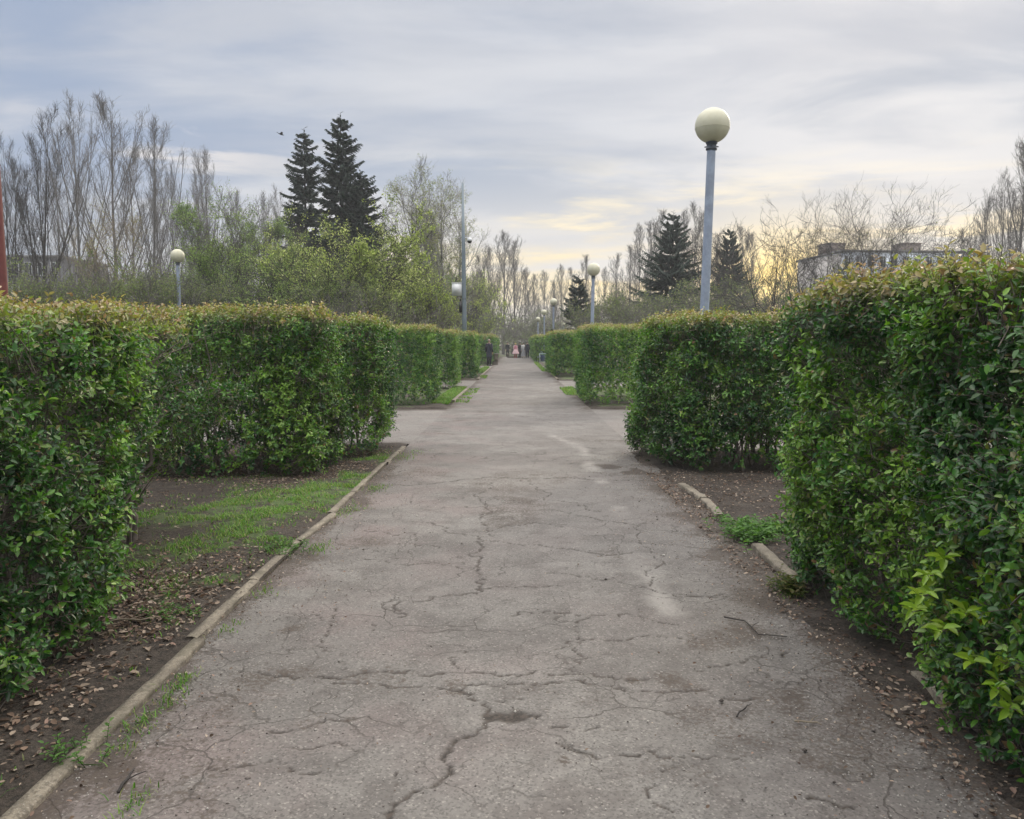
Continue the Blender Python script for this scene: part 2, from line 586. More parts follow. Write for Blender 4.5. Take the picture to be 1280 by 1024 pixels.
def fractal(pts, w, seed):
    r = np.random.default_rng(seed)
    p = np.array(pts)[:, :2]
    amp = .055
    for _ in range(4):
        q = [p[0]]
        for a, bb in zip(p[:-1], p[1:]):
            L = np.linalg.norm(bb - a)
            nrm = np.array([-(bb - a)[1], (bb - a)[0]]) / (L + 1e-9)
            q.append((a + bb) / 2 + nrm * r.normal() * min(amp, .16 * L)); q.append(bb)
        p = np.array(q); amp *= .6
    wid = w * (.55 + .9 * r.random(len(p)))
    return p, wid


rows = np.concatenate([np.linspace(-4, 1.8, 24)[:-1], 1.8 * np.exp(np.arange(0, math.log(92 / 1.8), .0030))])
cols = np.linspace(XL, XR, 310)
PX, PY = np.meshgrid(cols, rows)
pts = np.stack([PX, PY], -1)
crack = np.zeros(PX.shape)
for k, (pp, wd) in enumerate(CR):
    poly, wid = fractal([ground(*q) for q in pp], wd * .85, 100 + k)
    for a, bb, w0, w1 in zip(poly[:-1], poly[1:], wid[:-1], wid[1:]):
        R_ = max(w0, w1) * 1.6 + .014
        r0, r1 = np.searchsorted(rows, [min(a[1], bb[1]) - R_, max(a[1], bb[1]) + R_])
        c0, c1 = np.searchsorted(cols, [min(a[0], bb[0]) - R_, max(a[0], bb[0]) + R_])
        if r1 <= r0 or c1 <= c0: continue
        sub = pts[r0:r1, c0:c1]
        ab = bb - a
        t = np.clip(((sub - a) @ ab) / (ab @ ab + 1e-12), 0, 1)
        dd = np.linalg.norm(sub - (a + t[..., None] * ab), axis=-1)
        ww = (w0 + (w1 - w0) * t) * .5
        crum = fbm(np.stack([sub[..., 0], sub[..., 1], sub[..., 0] * 0], -1), 38, 17, 2)
        crack[r0:r1, c0:c1] = np.maximum(crack[r0:r1, c0:c1], (1 - sstep(ww * .45, ww * 1.5 + .003, dd + .022 * (crum - .42))) * sstep(.05, .26, crum))
p3 = np.stack([PX, PY, np.zeros_like(PX)], -1)
pale = np.zeros(PX.shape)
PL = [ground(*q)[:2] for q in [(670, 535), (693, 546), (728, 560), (750, 605), (775, 640), (768, 662), (795, 685), (812, 720), (830, 755), (848, 790)]]
for a, bb in zip(PL[:-1], PL[1:]):
    ab = bb - a
    t = np.clip(((pts - a) @ ab) / (ab @ ab), 0, 1)
    dd = np.linalg.norm(pts - (a + t[..., None] * ab), axis=-1)
    pale = np.maximum(pale, (1 - sstep(.0, .14, dd + .16 * (fbm(p3, 5, 9) - .45))) * sstep(.3, .6, vnoise(p3, 2.2, 19)))
pale = np.maximum(pale, .45 * sstep(.5, .75, fbm(p3 * np.array([1, .6, 1]), 1.1, 33)) * sstep(5.5, 9, PY) * np.exp(-((PX) / .9) ** 2))
dirt = np.zeros(PX.shape)
nz = fbm(p3, 2.2, 4, 4)
dirt = np.maximum(dirt, (1 - sstep(-.02, .60, (XR - PX) - .60 * (nz - .46))) * (1 - sstep(8.6, 9.6, PY)))
dirt = np.maximum(dirt, .85 * (1 - sstep(.0, .25, (PX - XL) - .40 * (nz - .42))) * (1 - sstep(11, 12, PY)))
far_edge = np.minimum(PX - XL, XR - PX)
dirt = np.maximum(dirt, .8 * (1 - sstep(0, .3, far_edge - .5 * (nz - .4))) * sstep(17, 18.6, PY))
for (px, py, r_, s_) in [(840, 856, .15, .62), (984, 874, .17, .66), (870, 862, .09, .55), (1010, 955, .10, .7), (790, 850, .08, .7), (702, 949, .045, .8), (356, 787, .10, .6), (330, 850, .16, .6), (760, 583, .22, .9), (800, 592, .35, 1.0),
                         (437, 900, .05, .7), (830, 582, .4, 1.0), (760, 690, .2, .45), (480, 850, .25, .45), (890, 800, .25, .5), (935, 790, .2, .7), (575, 860, .12, .5), (390, 905, .1, .4), (250, 900, .42, .42), (330, 850, .30, .40), (210, 980, .35, .45), (420, 725, .30, .35), (700, 870, .25, .3), (905, 905, .30, .42), (1060, 930, .30, .5)]:
    q = ground(px, py)
    dd = np.hypot(PX - q[0], (PY - q[1]) * .8) + r_ * 1.3 * (fbm(p3, 7, 12) - .5)
    dirt = np.maximum(dirt, s_ * (1 - sstep(r_ * .3, r_ * 1.1, dd)))
dirt = np.maximum(dirt, .5 * sstep(.56, .72, fbm(p3, .9, 71, 4)))
pink = .25 + .75 * sstep(.4, -1.2, PX + 1.2 * (fbm(p3, .8, 20) - .5))
hgt = .018 * (fbm(p3, .7, 51) - .5) + .010 * (fbm(p3, 3, 52) - .5) - .007 * crack + .012 * dirt * sstep(.8, 0, XR - PX)
hgt *= 1 - sstep(30, 60, PY)
pm = MB()
idx = np.arange(PX.size).reshape(PX.shape)
pm.add(np.stack([PX, PY, hgt], -1), grid_faces(idx))
tag(pm.build("path", M["asphalt"], None, True, {"crack": crack.ravel(), "pale": pale.ravel(), "dirt": dirt.ravel(), "pink": pink.ravel()}), kind="structure")

# cross paths, butting on the main path
for (ya, yb, sgn) in [(11.9, 18.4, -1), (11.2, 18.4, 1), (27.2, 33, -1), (27.2, 33, 1), (50.5, 54.5, -1), (50.5, 54.5, 1)]:
    xa = XL if sgn < 0 else XR
    xs = np.linspace(xa, xa + sgn * 26, 160); ys = np.linspace(ya, yb, 60)
    if sgn < 0: xs = xs[::-1]
    CX, CY = np.meshgrid(xs, ys)
    q3 = np.stack([CX, CY, np.zeros_like(CX)], -1)
    nz2 = fbm(q3, 1.6, 4, 4)
    e = np.minimum(CY - ya, yb - CY)
    di = .95 * (1 - sstep(0, .5, e - .7 * (nz2 - .42)))
    hz = .018 * (fbm(q3, .7, 51) - .5)
    cm = MB()
    cm.add(np.stack([CX, CY, hz - .004], -1), grid_faces(np.arange(CX.size).reshape(CX.shape)))
    z0 = np.zeros(CX.size)
    tag(cm.build("cross_path", M["asphalt"], None, True, {"crack": z0, "pale": .3 * np.ones(CX.size), "dirt": di.ravel(), "pink": .5 + z0}), kind="structure")

# soil beds beside the path
GRASS_SPOTS = []      # (x, y, radius, strength)
for (px, py, r_, s_) in [(410, 622, .55, 1), (340, 640, .6, .9), (300, 665, .5, .8), (250, 655, .5, .7), (170, 655, .35, .6), (455, 600, .3, .9), (170, 700, .42, .75), (220, 690, .3, .7),
                         (270, 733, .14, .8), (480, 575, .35, .7), (380, 690, .22, .6), (350, 600, .2, .4), (200, 760, .16, .4), (445, 640, .2, .6), (330, 620, .3, .5), (215, 735, .22, .5)]:
    q = ground(px, py); GRASS_SPOTS.append((q[0], q[1], r_, s_))
q = ground(930, 668); GRASS_SPOTS.append((q[0], q[1], .20, .8))


def turf(x, y):
    p = np.stack([x, y, np.zeros_like(x)], -1)
    n_ = fbm(p, 2.4, 61, 4)
    r = np.zeros_like(x)
    for (cx, cy, rad, st) in GRASS_SPOTS:
        d_ = np.hypot(x - cx, (y - cy) * .75) + rad * 1.6 * (n_ - .5)
        r = np.maximum(r, st * (1 - sstep(rad * .55, rad * 1.15, d_)))
    return r


def bed_z(x, y):
    p = np.stack([x, y, np.zeros_like(x)], -1)
    e = np.where(x < 0, XL - .05 - x, x - XR - .02)
    return (.022 + .05 * (fbm(p, 1.1, 41, 3) - .5) + .02 * (fbm(p, 7, 42, 3) - .5)) * sstep(-.02, .25, e) + .020


for (xa, xb, ya, yb) in [(-9, XL - .005, 0.6, 11.9), (XR - .16, 9, .6, 11.2), (-9, XL + .10, 18.4, 27.2), (XR - .14, 9, 18.4, 27.2),
                         (-9, XL + .10, 33, 50.5), (XR - .14, 9, 33, 50.5), (-9, XL + .10, 54.5, 92), (XR - .14, 9, 54.5, 92)]:
    near = ya < 2
    nx = 280 if near else 110; ny = 420 if near else 150
    if xa < 0: xs = xb - (xb - xa) * np.linspace(0, 1, nx)[::-1] ** (1.7)
    else: xs = xa + (xb - xa) * np.linspace(0, 1, nx) ** 1.7
    BX, BY = np.meshgrid(xs, np.linspace(ya - .35 * (not near), yb + .35, ny))
    q3 = np.stack([BX, BY, BX * 0], -1)
    bz = bed_z(BX, BY) if near else bed_z(BX, BY) * .8
    # the ragged edge of the bed dips under the paving
    en = np.minimum(yb - BY, 9.0 if near else BY - ya)
    if not (near and xa < 0): en = np.minimum(en, (xb - BX) if xa < 0 else (BX - xa) - .02)
    en = en - (.0 if near else .10) - .55 * (fbm(q3, 2.6, 47, 4) - .46)
    bz = -.035 + (bz + .035) * sstep(-.12, .16, en)
    tf = turf(BX, BY) if near else np.clip(.95 * sstep(.33, .52, fbm(q3, 1.1, 5, 4)), 0, 1) * sstep(.1, .4, en)
    bm_ = MB()
    bm_.add(np.stack([BX, BY, bz], -1), grid_faces(np.arange(BX.size).reshape(BX.shape)))
    tag(bm_.build("soil_bed", M["soil"], None, True, {"turf": tf.ravel()}), kind="structure")


# kerbs: weathered concrete edging, slightly shifted stones
def kerb(segs, wd, top):
    for (x0, y0, x1, y1) in segs:
        n = max(3, int((y1 - y0) / .025))
        t = np.linspace(0, 1, n)
        cx = x0 + (x1 - x0) * t; cy = y0 + (y1 - y0) * t
        k = MB()
        pr = np.array([[-.5, -.09], [-.49, -.010], [-.44, -.001], [.0, .0], [.42, -.003], [.49, -.014], [.5, -.09]])
        V = []
        for i in range(n):
            jit = vnoise(np.array([[cx[i] + j * 3.1, cy[i], j * .7] for j in range(7)]), 9, 77) - .5 + .5 * (fbm(np.array([[cx[i] + j * 3.1, cy[i], j * .7] for j in range(7)]), 26, 78, 2) - .5)
            V.append(np.stack([cx[i] + pr[:, 0] * wd + jit * .016, np.full(7, cy[i]), top + pr[:, 1] + jit * .011], -1))
        V = np.array(V)
        ix = np.arange(n * 7).reshape(n, 7)
        k.add(V.reshape(-1, 3), grid_faces(ix))
        k.f.append(ix[0][None, :]); k.f.append(ix[-1][::-1][None, :])
        tag(k.build("kerb", M["kerb"], None, True), kind="structure")


r_ = np.random.default_rng(3)
segs = []; y = 1.0
while y < 11.2:
    L = 1.0 if y > 3.2 else 1.18
    if abs(y - 2.36) < .3: L = 1.72
    a0 = XL - .030 + .045 * (y < 3.4) + r_.normal() * .010
    y1_ = min(y + L, 11.5)
    segs.append((a0, y + .012, a0 + r_.normal() * .014, y1_)); y = y1_
kerb(segs, .064, .030)
kerb([(1.75, 4.75, 1.76, 5.75), (1.745, 6.75, 1.79, 7.5), (1.79, 7.52, 1.74, 8.3)], .085, .05)
kerb([(1.80, .8, 1.79, 1.9), (1.78, 1.95, 1.81, 2.72), (1.80, 2.95, 1.81, 3.5)], .075, .034)
kerb([(-1.62, 20.5, -1.60, 26.5), (-1.6, 33.4, -1.6, 37)], .10, .06)
kerb([(1.74, 33.5, 1.74, 50), (-1.62, 37.2, -1.6, 50)], .10, .05)

# ------------------------------------------------------------------ hedge plants
PAL = np.array([[.022, .062, .018], [.046, .118, .023], [.100, .195, .030], [.195, .285, .045], [.034, .100, .036]]) * np.array([.88, 1.04, 1.0])
YOUNG = np.array([[.30, .29, .10], [.36, .26, .13], [.24, .28, .08], [.40, .31, .18], [.30, .18, .10]])


def hedge_leaf_cloud(mb, tw, base, nrm, z_h, seed, leaf, k=7, young_w=.13, slen=(.07, .17), bright=1.0, tw_r=.0022):
    """shoots at base growing along nrm/up, k leaves each"""
    r = np.random.default_rng(seed)
    B = len(base)
    d = nrmz(nrm * .75 + UP * (.35 + .35 * r.random((B, 1))) + r.normal(size=(B, 3)) * .45)
    L = r.uniform(*slen, (B, 1)) * (leaf / .042) ** .6
    ref = nrmz(r.normal(size=(B, 3)))
    u = nrmz(np.cross(d, ref)); v = np.cross(d, u)
    young = sstep(z_h - young_w, z_h + .02, base[:, 2]) if np.isscalar(z_h) else z_h
    # tint per shoot, by a soft clump noise
    cn = fbm(base, 1.7, seed + 5, 3)
    ci = np.clip((cn * 1.5 - .25) * 4 + r.normal(size=B) * .9, 0, 3.999)
    sc = PAL[ci.astype(int)] * (.62 + .75 * r.random((B, 1)))
    yl = YOUNG[r.integers(0, len(YOUNG), B)] * (.8 + .4 * r.random((B, 1)))
    for j in range(k):
        t = .15 + .85 * (j + r.random(B) * .6) / k
        an = j * 2.4 + r.random(B) * .8
        rad = u * np.cos(an)[:, None] + v * np.sin(an)[:, None]
        pos = base + d * L * t[:, None]
        ld = nrmz(d * (.35 + .55 * t[:, None]) + rad * 1.0 + r.normal(size=(B, 3)) * .25)
        nr = nrmz(d + UP * .45 + r.normal(size=(B, 3)) * .3)
        yf = np.clip(young * (.35 + .9 * t) + (r.random(B) < .04) * .5, 0, 1)[:, None]
        col = (sc * (1 - yf) + yl * yf) * (.85 + .3 * r.random((B, 1))) * bright
        sz = leaf * (.45 + .85 * r.random(B)) * (1.12 - .45 * t)
        dead = (r.random(B) < .012)[:, None]
        col = np.where(dead, np.array([.20, .12, .06]), col)
        mb.leaves(pos, ld, nr, sz * 1.12, sz * .60, col, .16, .16)
    if tw is not None:
        P = np.stack([base - d * L * .8, base, base + d * L * .95], 1)
        tw.tubes(P, np.tile([tw_r * 1.4, tw_r, tw_r * .5], (B, 1)), 3)


def hedge(label, x0, x1, y0, y1, h, leaf, lai, seed, dens, warp=None, amp=.07, twigs=False, gap=.40, k=7, nstem=None, skirt=.28, fans=(), core=.24):
    """dens: relative leaf density of faces front, back, left, right, top"""
    r = np.random.default_rng(seed)
    ox, oy = (x0 + x1) / 2, (y0 + y1) / 2
    root = thing("hedge", label, "hedge", (ox, oy, 0), group="clipped hedges along the path")
    O = np.array([ox, oy, 0.0])
    mb = MB(); tw = MB()
    la = leaf * leaf * .40
    for face, dn in dens.items():
        if dn <= 0: continue
        if face in ("front", "back"): A = (x1 - x0) * h
        elif face in ("left", "right"): A = (y1 - y0) * h
        else: A = (x1 - x0) * (y1 - y0)
        n = int(A * lai * dn / (la * k))
        a = r.random(n); c = r.random(n)
        if face == "top":
            p = np.stack([x0 + a * (x1 - x0), y0 + c * (y1 - y0), np.full(n, h)], -1); nn = np.tile([0, 0, 1.0], (n, 1))
        else:
            z = .04 + c * (h - .04)
            if face == "front": p = np.stack([x0 + a * (x1 - x0), np.full(n, y0), z], -1); nn = np.tile([0, -1.0, 0], (n, 1))
            if face == "back": p = np.stack([x0 + a * (x1 - x0), np.full(n, y1), z], -1); nn = np.tile([0, 1.0, 0], (n, 1))
            if face == "left": p = np.stack([np.full(n, x0), y0 + a * (y1 - y0), z], -1); nn = np.tile([-1.0, 0, 0], (n, 1))
            if face == "right": p = np.stack([np.full(n, x1), y0 + a * (y1 - y0), z], -1); nn = np.tile([1.0, 0, 0], (n, 1))
        g1 = fbm(p, 2.3, seed + 1, 3); g2 = vnoise(p, 5.5, seed + 2)
        dep = np.minimum(r.exponential(.055 + .03 * (leaf > .05), n), .38)
        gapm = sstep(gap + .07, gap - .07, .7 * g1 + .3 * g2)
        keep = r.random(n) > gapm * .80
        dep = dep + gapm * .14
        disp = 2 * amp * (fbm(p, 1.15, seed + 3, 3) - .5) + amp * .9 * (g2 - .5)
        if face == "top":
            disp = disp * .55 + .05 * (r.random(n) ** 4)
        else:
            low = sstep(skirt, .02, p[:, 2] + .16 * (g1 - .5))
            keep &= r.random(n) > low * .88
            disp = disp - low * .08 - .03 * sstep(h - .12, h, p[:, 2])
        b = p + nn * (disp - dep)[:, None]
        b[:, 2] = np.maximum(b[:, 2], .03)
        if warp is not None:
            b, kk = warp(b, nn, r); keep &= kk
        b = b[keep]; nn = nn[keep]
        hedge_leaf_cloud(mb, tw if twigs else None, b - O, nn, h, seed + 20 + len(face), leaf, k)
    # leaves deep inside, so that the hedge is not hollow
    n = int((x1 - x0) * (y1 - y0) * h * lai * core / (la * k))
    b = np.stack([r.uniform(x0 + .05, x1 - .05, n), r.uniform(y0 + .05, y1 - .05, n), r.uniform(.3, h - .08, n)], -1)
    keep = np.ones(n, bool)
    if warp is not None: b, keep = warp(b, np.zeros((n, 3)), r)
    hedge_leaf_cloud(mb, None, b[keep] - O, np.zeros((keep.sum(), 3)), h, seed + 50, leaf, k)
    mb.build("foliage", M["leaf"], root)
    # woody stems
    if nstem == 0: return root
    ns = nstem or int((x1 - x0) * (y1 - y0) * 9)
    bx = r.uniform(x0 + .3, x1 - .3, ns); by = r.uniform(y0 + .2, y1 - .2, ns)
    P = np.stack([bx, by, np.zeros(ns)], -1)[:, None] + np.zeros((1, 6, 1))
    for i in range(1, 6):
        P[:, i] = P[:, i - 1] + np.stack([r.normal(size=ns) * .07, r.normal(size=ns) * .07, np.full(ns, (h - .12) / 5) * r.uniform(.8, 1.05, ns)], -1)
    if warp is not None:
        q_, _ = warp(P.reshape(-1, 3), np.zeros((ns * 6, 3)), r); P = q_.reshape(ns, 6, 3)
    P -= O
    Rr = np.linspace(1, .35, 6)[None] * r.uniform(.008, .018, (ns, 1))
    tw.tubes(P, Rr, 5)
    P2, R2 = grow(P, Rr, 7, .12, .95, 48, lambda t, l: .22 * l, 4, .25, .35, .5, r)
    tw.tubes(P2, R2, 3)
    P3, R3 = grow(P2, R2, 3, .2, .95, 45, lambda t, l: .55 * l, 3, .2, .4, .6, r)
    tw.tubes(P3, R3, 3)
    if len(fans):
        FP = np.array(fans) - O
        FR = np.linspace(1, .35, FP.shape[1])[None] * r.uniform(.013, .022, (len(FP), 1))
        tw.tubes(FP, FR, 6)
        F2, G2 = grow(FP, FR, 7, .2, .98, 42, lambda t, l: .30 * l, 5, .2, .25, .5, r)
        tw.tubes(F2, G2, 4)
        F3, G3 = grow(F2, G2, 4, .2, .98, 42, lambda t, l: .5 * l, 4, .1, .3, .6, r)
        tw.tubes(F3, G3, 3)
    tw.build("stems", M["stem"], root)
    return root


def grow(P, R, k, t0, t1, ang, length, n=5, up=.3, jit=.15, rr=.5, r=rng, spread=None):
    """k side branches on each polyline"""
    B, m, _ = P.shape
    pi = np.repeat(np.arange(B), k)
    t = t0 + (t1 - t0) * (np.tile((np.arange(k) + .5) / k, B) + r.uniform(-.5, .5, B * k) / k)
    s = np.clip(t, 0, .999) * (m - 1)
    i = s.astype(int); f = (s - i)[:, None]
    st = P[pi, i] * (1 - f) + P[pi, i + 1] * f
    tan = nrmz(P[pi, i + 1] - P[pi, i])
    rad = R[pi, i] * (1 - f[:, 0]) + R[pi, i + 1] * f[:, 0]
    plen = np.linalg.norm(np.diff(P, axis=1), axis=-1).sum(1)[pi]
    q = nrmz(r.normal(size=(B * k, 3)))
    perp = nrmz(np.cross(tan, q))
    if spread is not None: perp = nrmz(perp + spread * r.random((B * k, 1)))
    a = np.radians(ang * r.uniform(.7, 1.3, B * k))[:, None]
    d = np.cos(a) * tan + np.sin(a) * perp
    L = length(t, plen) * r.uniform(.65, 1.25, B * k)
    out = np.empty((B * k, n, 3)); out[:, 0] = st
    for j in range(1, n):
        d = nrmz(d + UP * up / (n - 1) * 2 + r.normal(size=d.shape) * jit)
        out[:, j] = out[:, j - 1] + d * (L / (n - 1))[:, None]
    R0 = np.minimum(rad * rr, rad * .9)
    return out, R0[:, None] * np.linspace(1, .3, n)[None]


# the near left hedge bows towards the camera low down and is thin at its far end
def warp_l1(b, nn, r):
    b = b.copy()
    y = b[:, 1]
    sh = -.50 * sstep(4.1, 6.0, y) + .46 * np.exp(-((y - 6.35) / .42) ** 2 - ((b[:, 2] - 1.0) / .28) ** 2)
    sh += .12 * np.exp(-((y - 3.6) / .7) ** 2) * sstep(1.5, .7, b[:, 2])
    sh -= .34 * sstep(1.0, .3, b[:, 2]) * sstep(3.9, 4.7, y)
    b[:, 0] += sh * sstep(-4.0, -2.6, b[:, 0])
    thin = sstep(4.5, 4.9, y) * sstep(1.62, 1.5, b[:, 2]) * sstep(.5, .75, b[:, 2])
    clump = np.exp(-((y - 6.35) / .5) ** 2 - ((b[:, 2] - .95) / .32) ** 2)
    keep = r.random(len(b)) > .80 * thin * (1 - clump)
    return b, keep


def warp_r1(b, nn, r):
    b = b.copy()
    low = sstep(1.3, .25, b[:, 2])
    b[:, 0] -= (.0 + .07 * np.exp(-((b[:, 1] - 3.7) / .9) ** 2)) * low * sstep(2.6, 1.8, b[:, 0])
    b[:, 0] += .17 * sstep(1.5, .4, b[:, 2]) * sstep(3.9, 4.9, b[:, 1]) * sstep(2.6, 1.8, b[:, 0])
    keep = ~((b[:, 2] < .30) & (b[:, 1] < 2.9) & (r.random(len(b)) < .4))
    return b, keep


def warp_r2(b, nn, r):
    b = b.copy()
    k_ = np.exp(-((b[:, 1] - 11) / .9) ** 2) * sstep(.7, .1, b[:, 2])
    b[:, 0] -= .14 * k_ * sstep(2.4, 1.6, b[:, 0])
    b[:, 0] += .22 * sstep(10.2, 8.9, b[:, 1]) * sstep(2.4, 1.5, b[:, 0])
    return b, np.ones(len(b), bool)


D = dict
FANS = []
_r = np.random.default_rng(77)
for _ in range(13):
    b0 = np.array([-2.95 + _r.normal() * .12, _r.uniform(4.9, 5.9), 0.0])
    e0 = b0 + np.array([_r.uniform(-.1, .45), _r.uniform(-.5, .7), _r.uniform(1.1, 1.6)])
    FANS.append([b0 * (1 - t) + e0 * t + np.array([.10 * math.sin(t * 3) * _r.normal(), .08 * _r.normal(), .12 * t * (1 - t)]) for t in np.linspace(0, 1, 7)])
hedge("tall near clipped hedge on the left with bare branches showing through its far end", -3.5, -2.16, .2, 6.5, 1.61, .039, 3.2, 200,
      D(front=.5, back=1, left=.3, right=1.25, top=1.0), warp_l1, .19, True, .44, fans=FANS)
hedge("tall near clipped hedge filling the right edge, closest to the path", 1.72, 3.0, .2, 5.12, 1.755, .039, 3.4, 210,
      D(front=.5, back=.9, left=1.35, right=.3, top=1.0), warp_r1, .19, True, .43, skirt=.14)
hedge("wide dark green hedge face behind the left lawn strip", -6.3, -2.15, 8.6, 10.1, 1.78, .046, 3.2, 220,
      D(front=1.3, back=.9, left=.2, right=1, top=.9), None, .19, True, .44, core=.5)
hedge("narrow left hedge block at the corner where the kerb ends", -3.3, -1.86, 10.25, 11.6, 1.77, .046, 2.9, 230,
      D(front=1.2, back=.9, left=.2, right=1.1, top=.9), None, .15, True, .44, core=.4)
hedge("square right hedge block below the large lamp globe", 1.72, 4.9, 8.95, 11.1, 1.75, .046, 3.2, 240,
      D(front=1.35, back=.9, left=1.25, right=.2, top=.9), warp_r2, .18, True, .43, core=.45)
FAR = [
    ("left hedge block just past the cross path, with a grass strip beside it", -3.35, -2.04, 19.2, 21.2, 1.84, 250),
    ("slim left hedge block directly before the tall camera pole", -3.3, -2.0, 26.0, 28.0, 1.84, 260),
    ("left hedge block behind the camera pole, with a dark front face", -3.0, -1.78, 34.2, 37.5, 1.9, 270),
    ("farthest left hedge, behind the man in the dark coat", -3.1, -1.75, 57.0, 75.0, 2.0, 280),
    ("right hedge block across the cross path, before the second lamp globe", 1.74, 3.6, 19.2, 22.8, 1.86, 290),
    ("right hedge block between the litter bin and the brownish hedge end", 1.66, 3.2, 35.6, 43.0, 1.95, 300),
    ("second last right hedge, just beyond the blue litter bin", 1.66, 3.0, 66.0, 74.0, 2.05, 310),
    ("last right hedge, ending at the navy clad walker", 1.66, 3.0, 77.0, 92.0, 2.1, 320),
]
for (lb, a, b_, c_, d_, hh_, sd_) in FAR:
    lf = .048 if c_ < 30 else (.075 if c_ < 50 else .11)
    hedge(lb, a, b_, c_, d_, hh_, lf, 2.7, sd_, D(front=1.2, back=.7, left=(1 if a > 0 else .25), right=(1 if a < 0 else .25), top=.9), None, .09, False, .40, 7, 0)

# bright sapling shoots pushing through the near right hedge
root = thing("sapling", "bright yellow green sapling leaves pushing out of the near right hedge", "plant", (1.75, 2.9, 0))
r_ = np.random.default_rng(8)
lf = MB(); st = MB()
O = np.array([1.75, 2.9, 0])
for (px, py, yy, ln) in [(1150, 745, 3.15, .20), (1180, 700, 3.2, .2), (1205, 770, 3.0, .22), (1235, 770, 2.9, .22), (1215, 830, 2.9, .2), (1260, 830, 2.75, .22), (1175, 790, 3.05, .18),
                         (1262, 890, 2.7, .2), (1160, 720, 3.2, .15), (1240, 720, 2.95, .2), (1275, 760, 2.75, .2), (1140, 765, 3.2, .14), (1245, 865, 2.75, .18)]:
    tip = at(px, py, yy - .27)
    b0 = np.array([1.80, yy + .10, max(.12, tip[2] - .20)])
    pl_ = np.array([np.array([2.05, yy + .2, .0]), b0, (b0 + tip) / 2 + [0, 0, .05], tip])
    st.tubes((pl_ - O)[None], np.array([[.007, .005, .004, .002]]), 4)
    nl = 14
    for j in range(nl):
        t = .3 + .7 * j / (nl - 1)
        p = b0 * (1 - t) + tip * t + np.array([0, 0, .05 * 4 * t * (1 - t)])
        dr = nrmz(tip - b0); an = j * 2.5
        sd_ = nrmz(np.cross(dr, UP)); u2 = np.cross(sd_, dr)
        ld = nrmz(dr * (.4 + .5 * t) + sd_ * math.cos(an) + u2 * math.sin(an) * .5 + r_.normal(size=3) * .15)
        cc = np.array([.21, .35, .035]) * r_.uniform(.8, 1.25) + np.array([.04, 0, 0]) * r_.random()
        L = r_.uniform(.05, .085) * (1.1 - .2 * t)
        lf.leaves((p - O)[None], ld[None], nrmz(UP + dr * .5 + r_.normal(size=3) * .25)[None], [L], [L * .42], cc[None], .2, .25)
lf.build("leaves", M["leaf"], root)
st.build("stems", M["stem"], root)

# ------------------------------------------------------------------ grass, litter, weeds
r_ = np.random.default_rng(21)


def blades(mb, x, y, z, hmin, hmax, pal, lean=.5, wd=.004):
    n = len(x)
    h = r_.uniform(hmin, hmax, n)
    a = r_.uniform(0, 2 * math.pi, n)
    dirv = np.stack([np.cos(a), np.sin(a), np.zeros(n)], -1)
    sd_ = np.stack([-np.sin(a), np.cos(a), np.zeros(n)], -1) * wd
    p = np.stack([x, y, z], -1)
    ln = (lean * r_.random(n) * h)[:, None]
    m1 = p + dirv * ln * .4 + UP * (h * .6)[:, None]
    t = p + dirv * ln * 1.2 + UP * (h * .92)[:, None]
    V = np.stack([p - sd_, p + sd_, m1 + sd_ * .8, m1 - sd_ * .8, t], 1).reshape(-1, 3)
    b = (np.arange(n) * 5)[:, None]
    col = pal[r_.integers(0, len(pal), n)] * r_.uniform(.7, 1.3, (n, 1))
    n0 = mb.n
    mb.add(V, b + np.array([[0, 1, 2, 3]]), np.repeat(col, 5, 0))
    mb.f.append(b + np.array([[3, 2, 4]]) + n0)


GP = 1.0 * np.array([[.09, .21, .03], [.12, .25, .04], [.07, .16, .03], [.17, .25, .06], [.22, .23, .10]])
gm = MB()
n = 260000
x = r_.uniform(-4.6, XL - .05, n); y = r_.uniform(2.2, 11.8, n)
kp = r_.random(n) < turf(x, y) * .75 * (.05 + .95 * sstep(.42, .58, fbm(np.stack([x, y, x * 0], -1), 5, 3, 3)))
x, y = x[kp], y[kp]
blades(gm, x, y, bed_z(x, y) - .004, .010, .042, GP * 1.15, 1.5, .003)
# stray blades on the bare soil and tufts along the kerb
n = 16000
x = r_.uniform(-4.5, XL - .07, n); y = r_.uniform(2.2, 11.5, n)
kp = r_.random(n) < sstep(.5, .68, fbm(np.stack([x, y, x * 0], -1), 3.2, 14))
blades(gm, x[kp], y[kp], bed_z(x[kp], y[kp]), .010, .035, GP, 1.6, .003)
for (px, py, r0, nn_) in [(226, 856, .05, 120), (180, 905, .06, 110), (165, 1012, .05, 60), (400, 688, .08, 130), (432, 640, .12, 200), (330, 742, .06, 60), (505, 572, .15, 150),
                          (470, 612, .10, 150), (285, 790, .05, 50), (212, 880, .05, 60), (985, 742, .07, 260), (150, 940, .04, 40), (520, 566, .12, 60)]:
    q = ground(px, py)
    x = q[0] + r_.normal(size=nn_) * r0 * .6; y = q[1] + r_.normal(size=nn_) * r0 * 1.3
    kx = (x < XL - .10) | (x > XL + .01)
    blades(gm, x[kx], y[kx], np.zeros(kx.sum()) + .01, .010, .032, GP, 1.6, .0026)
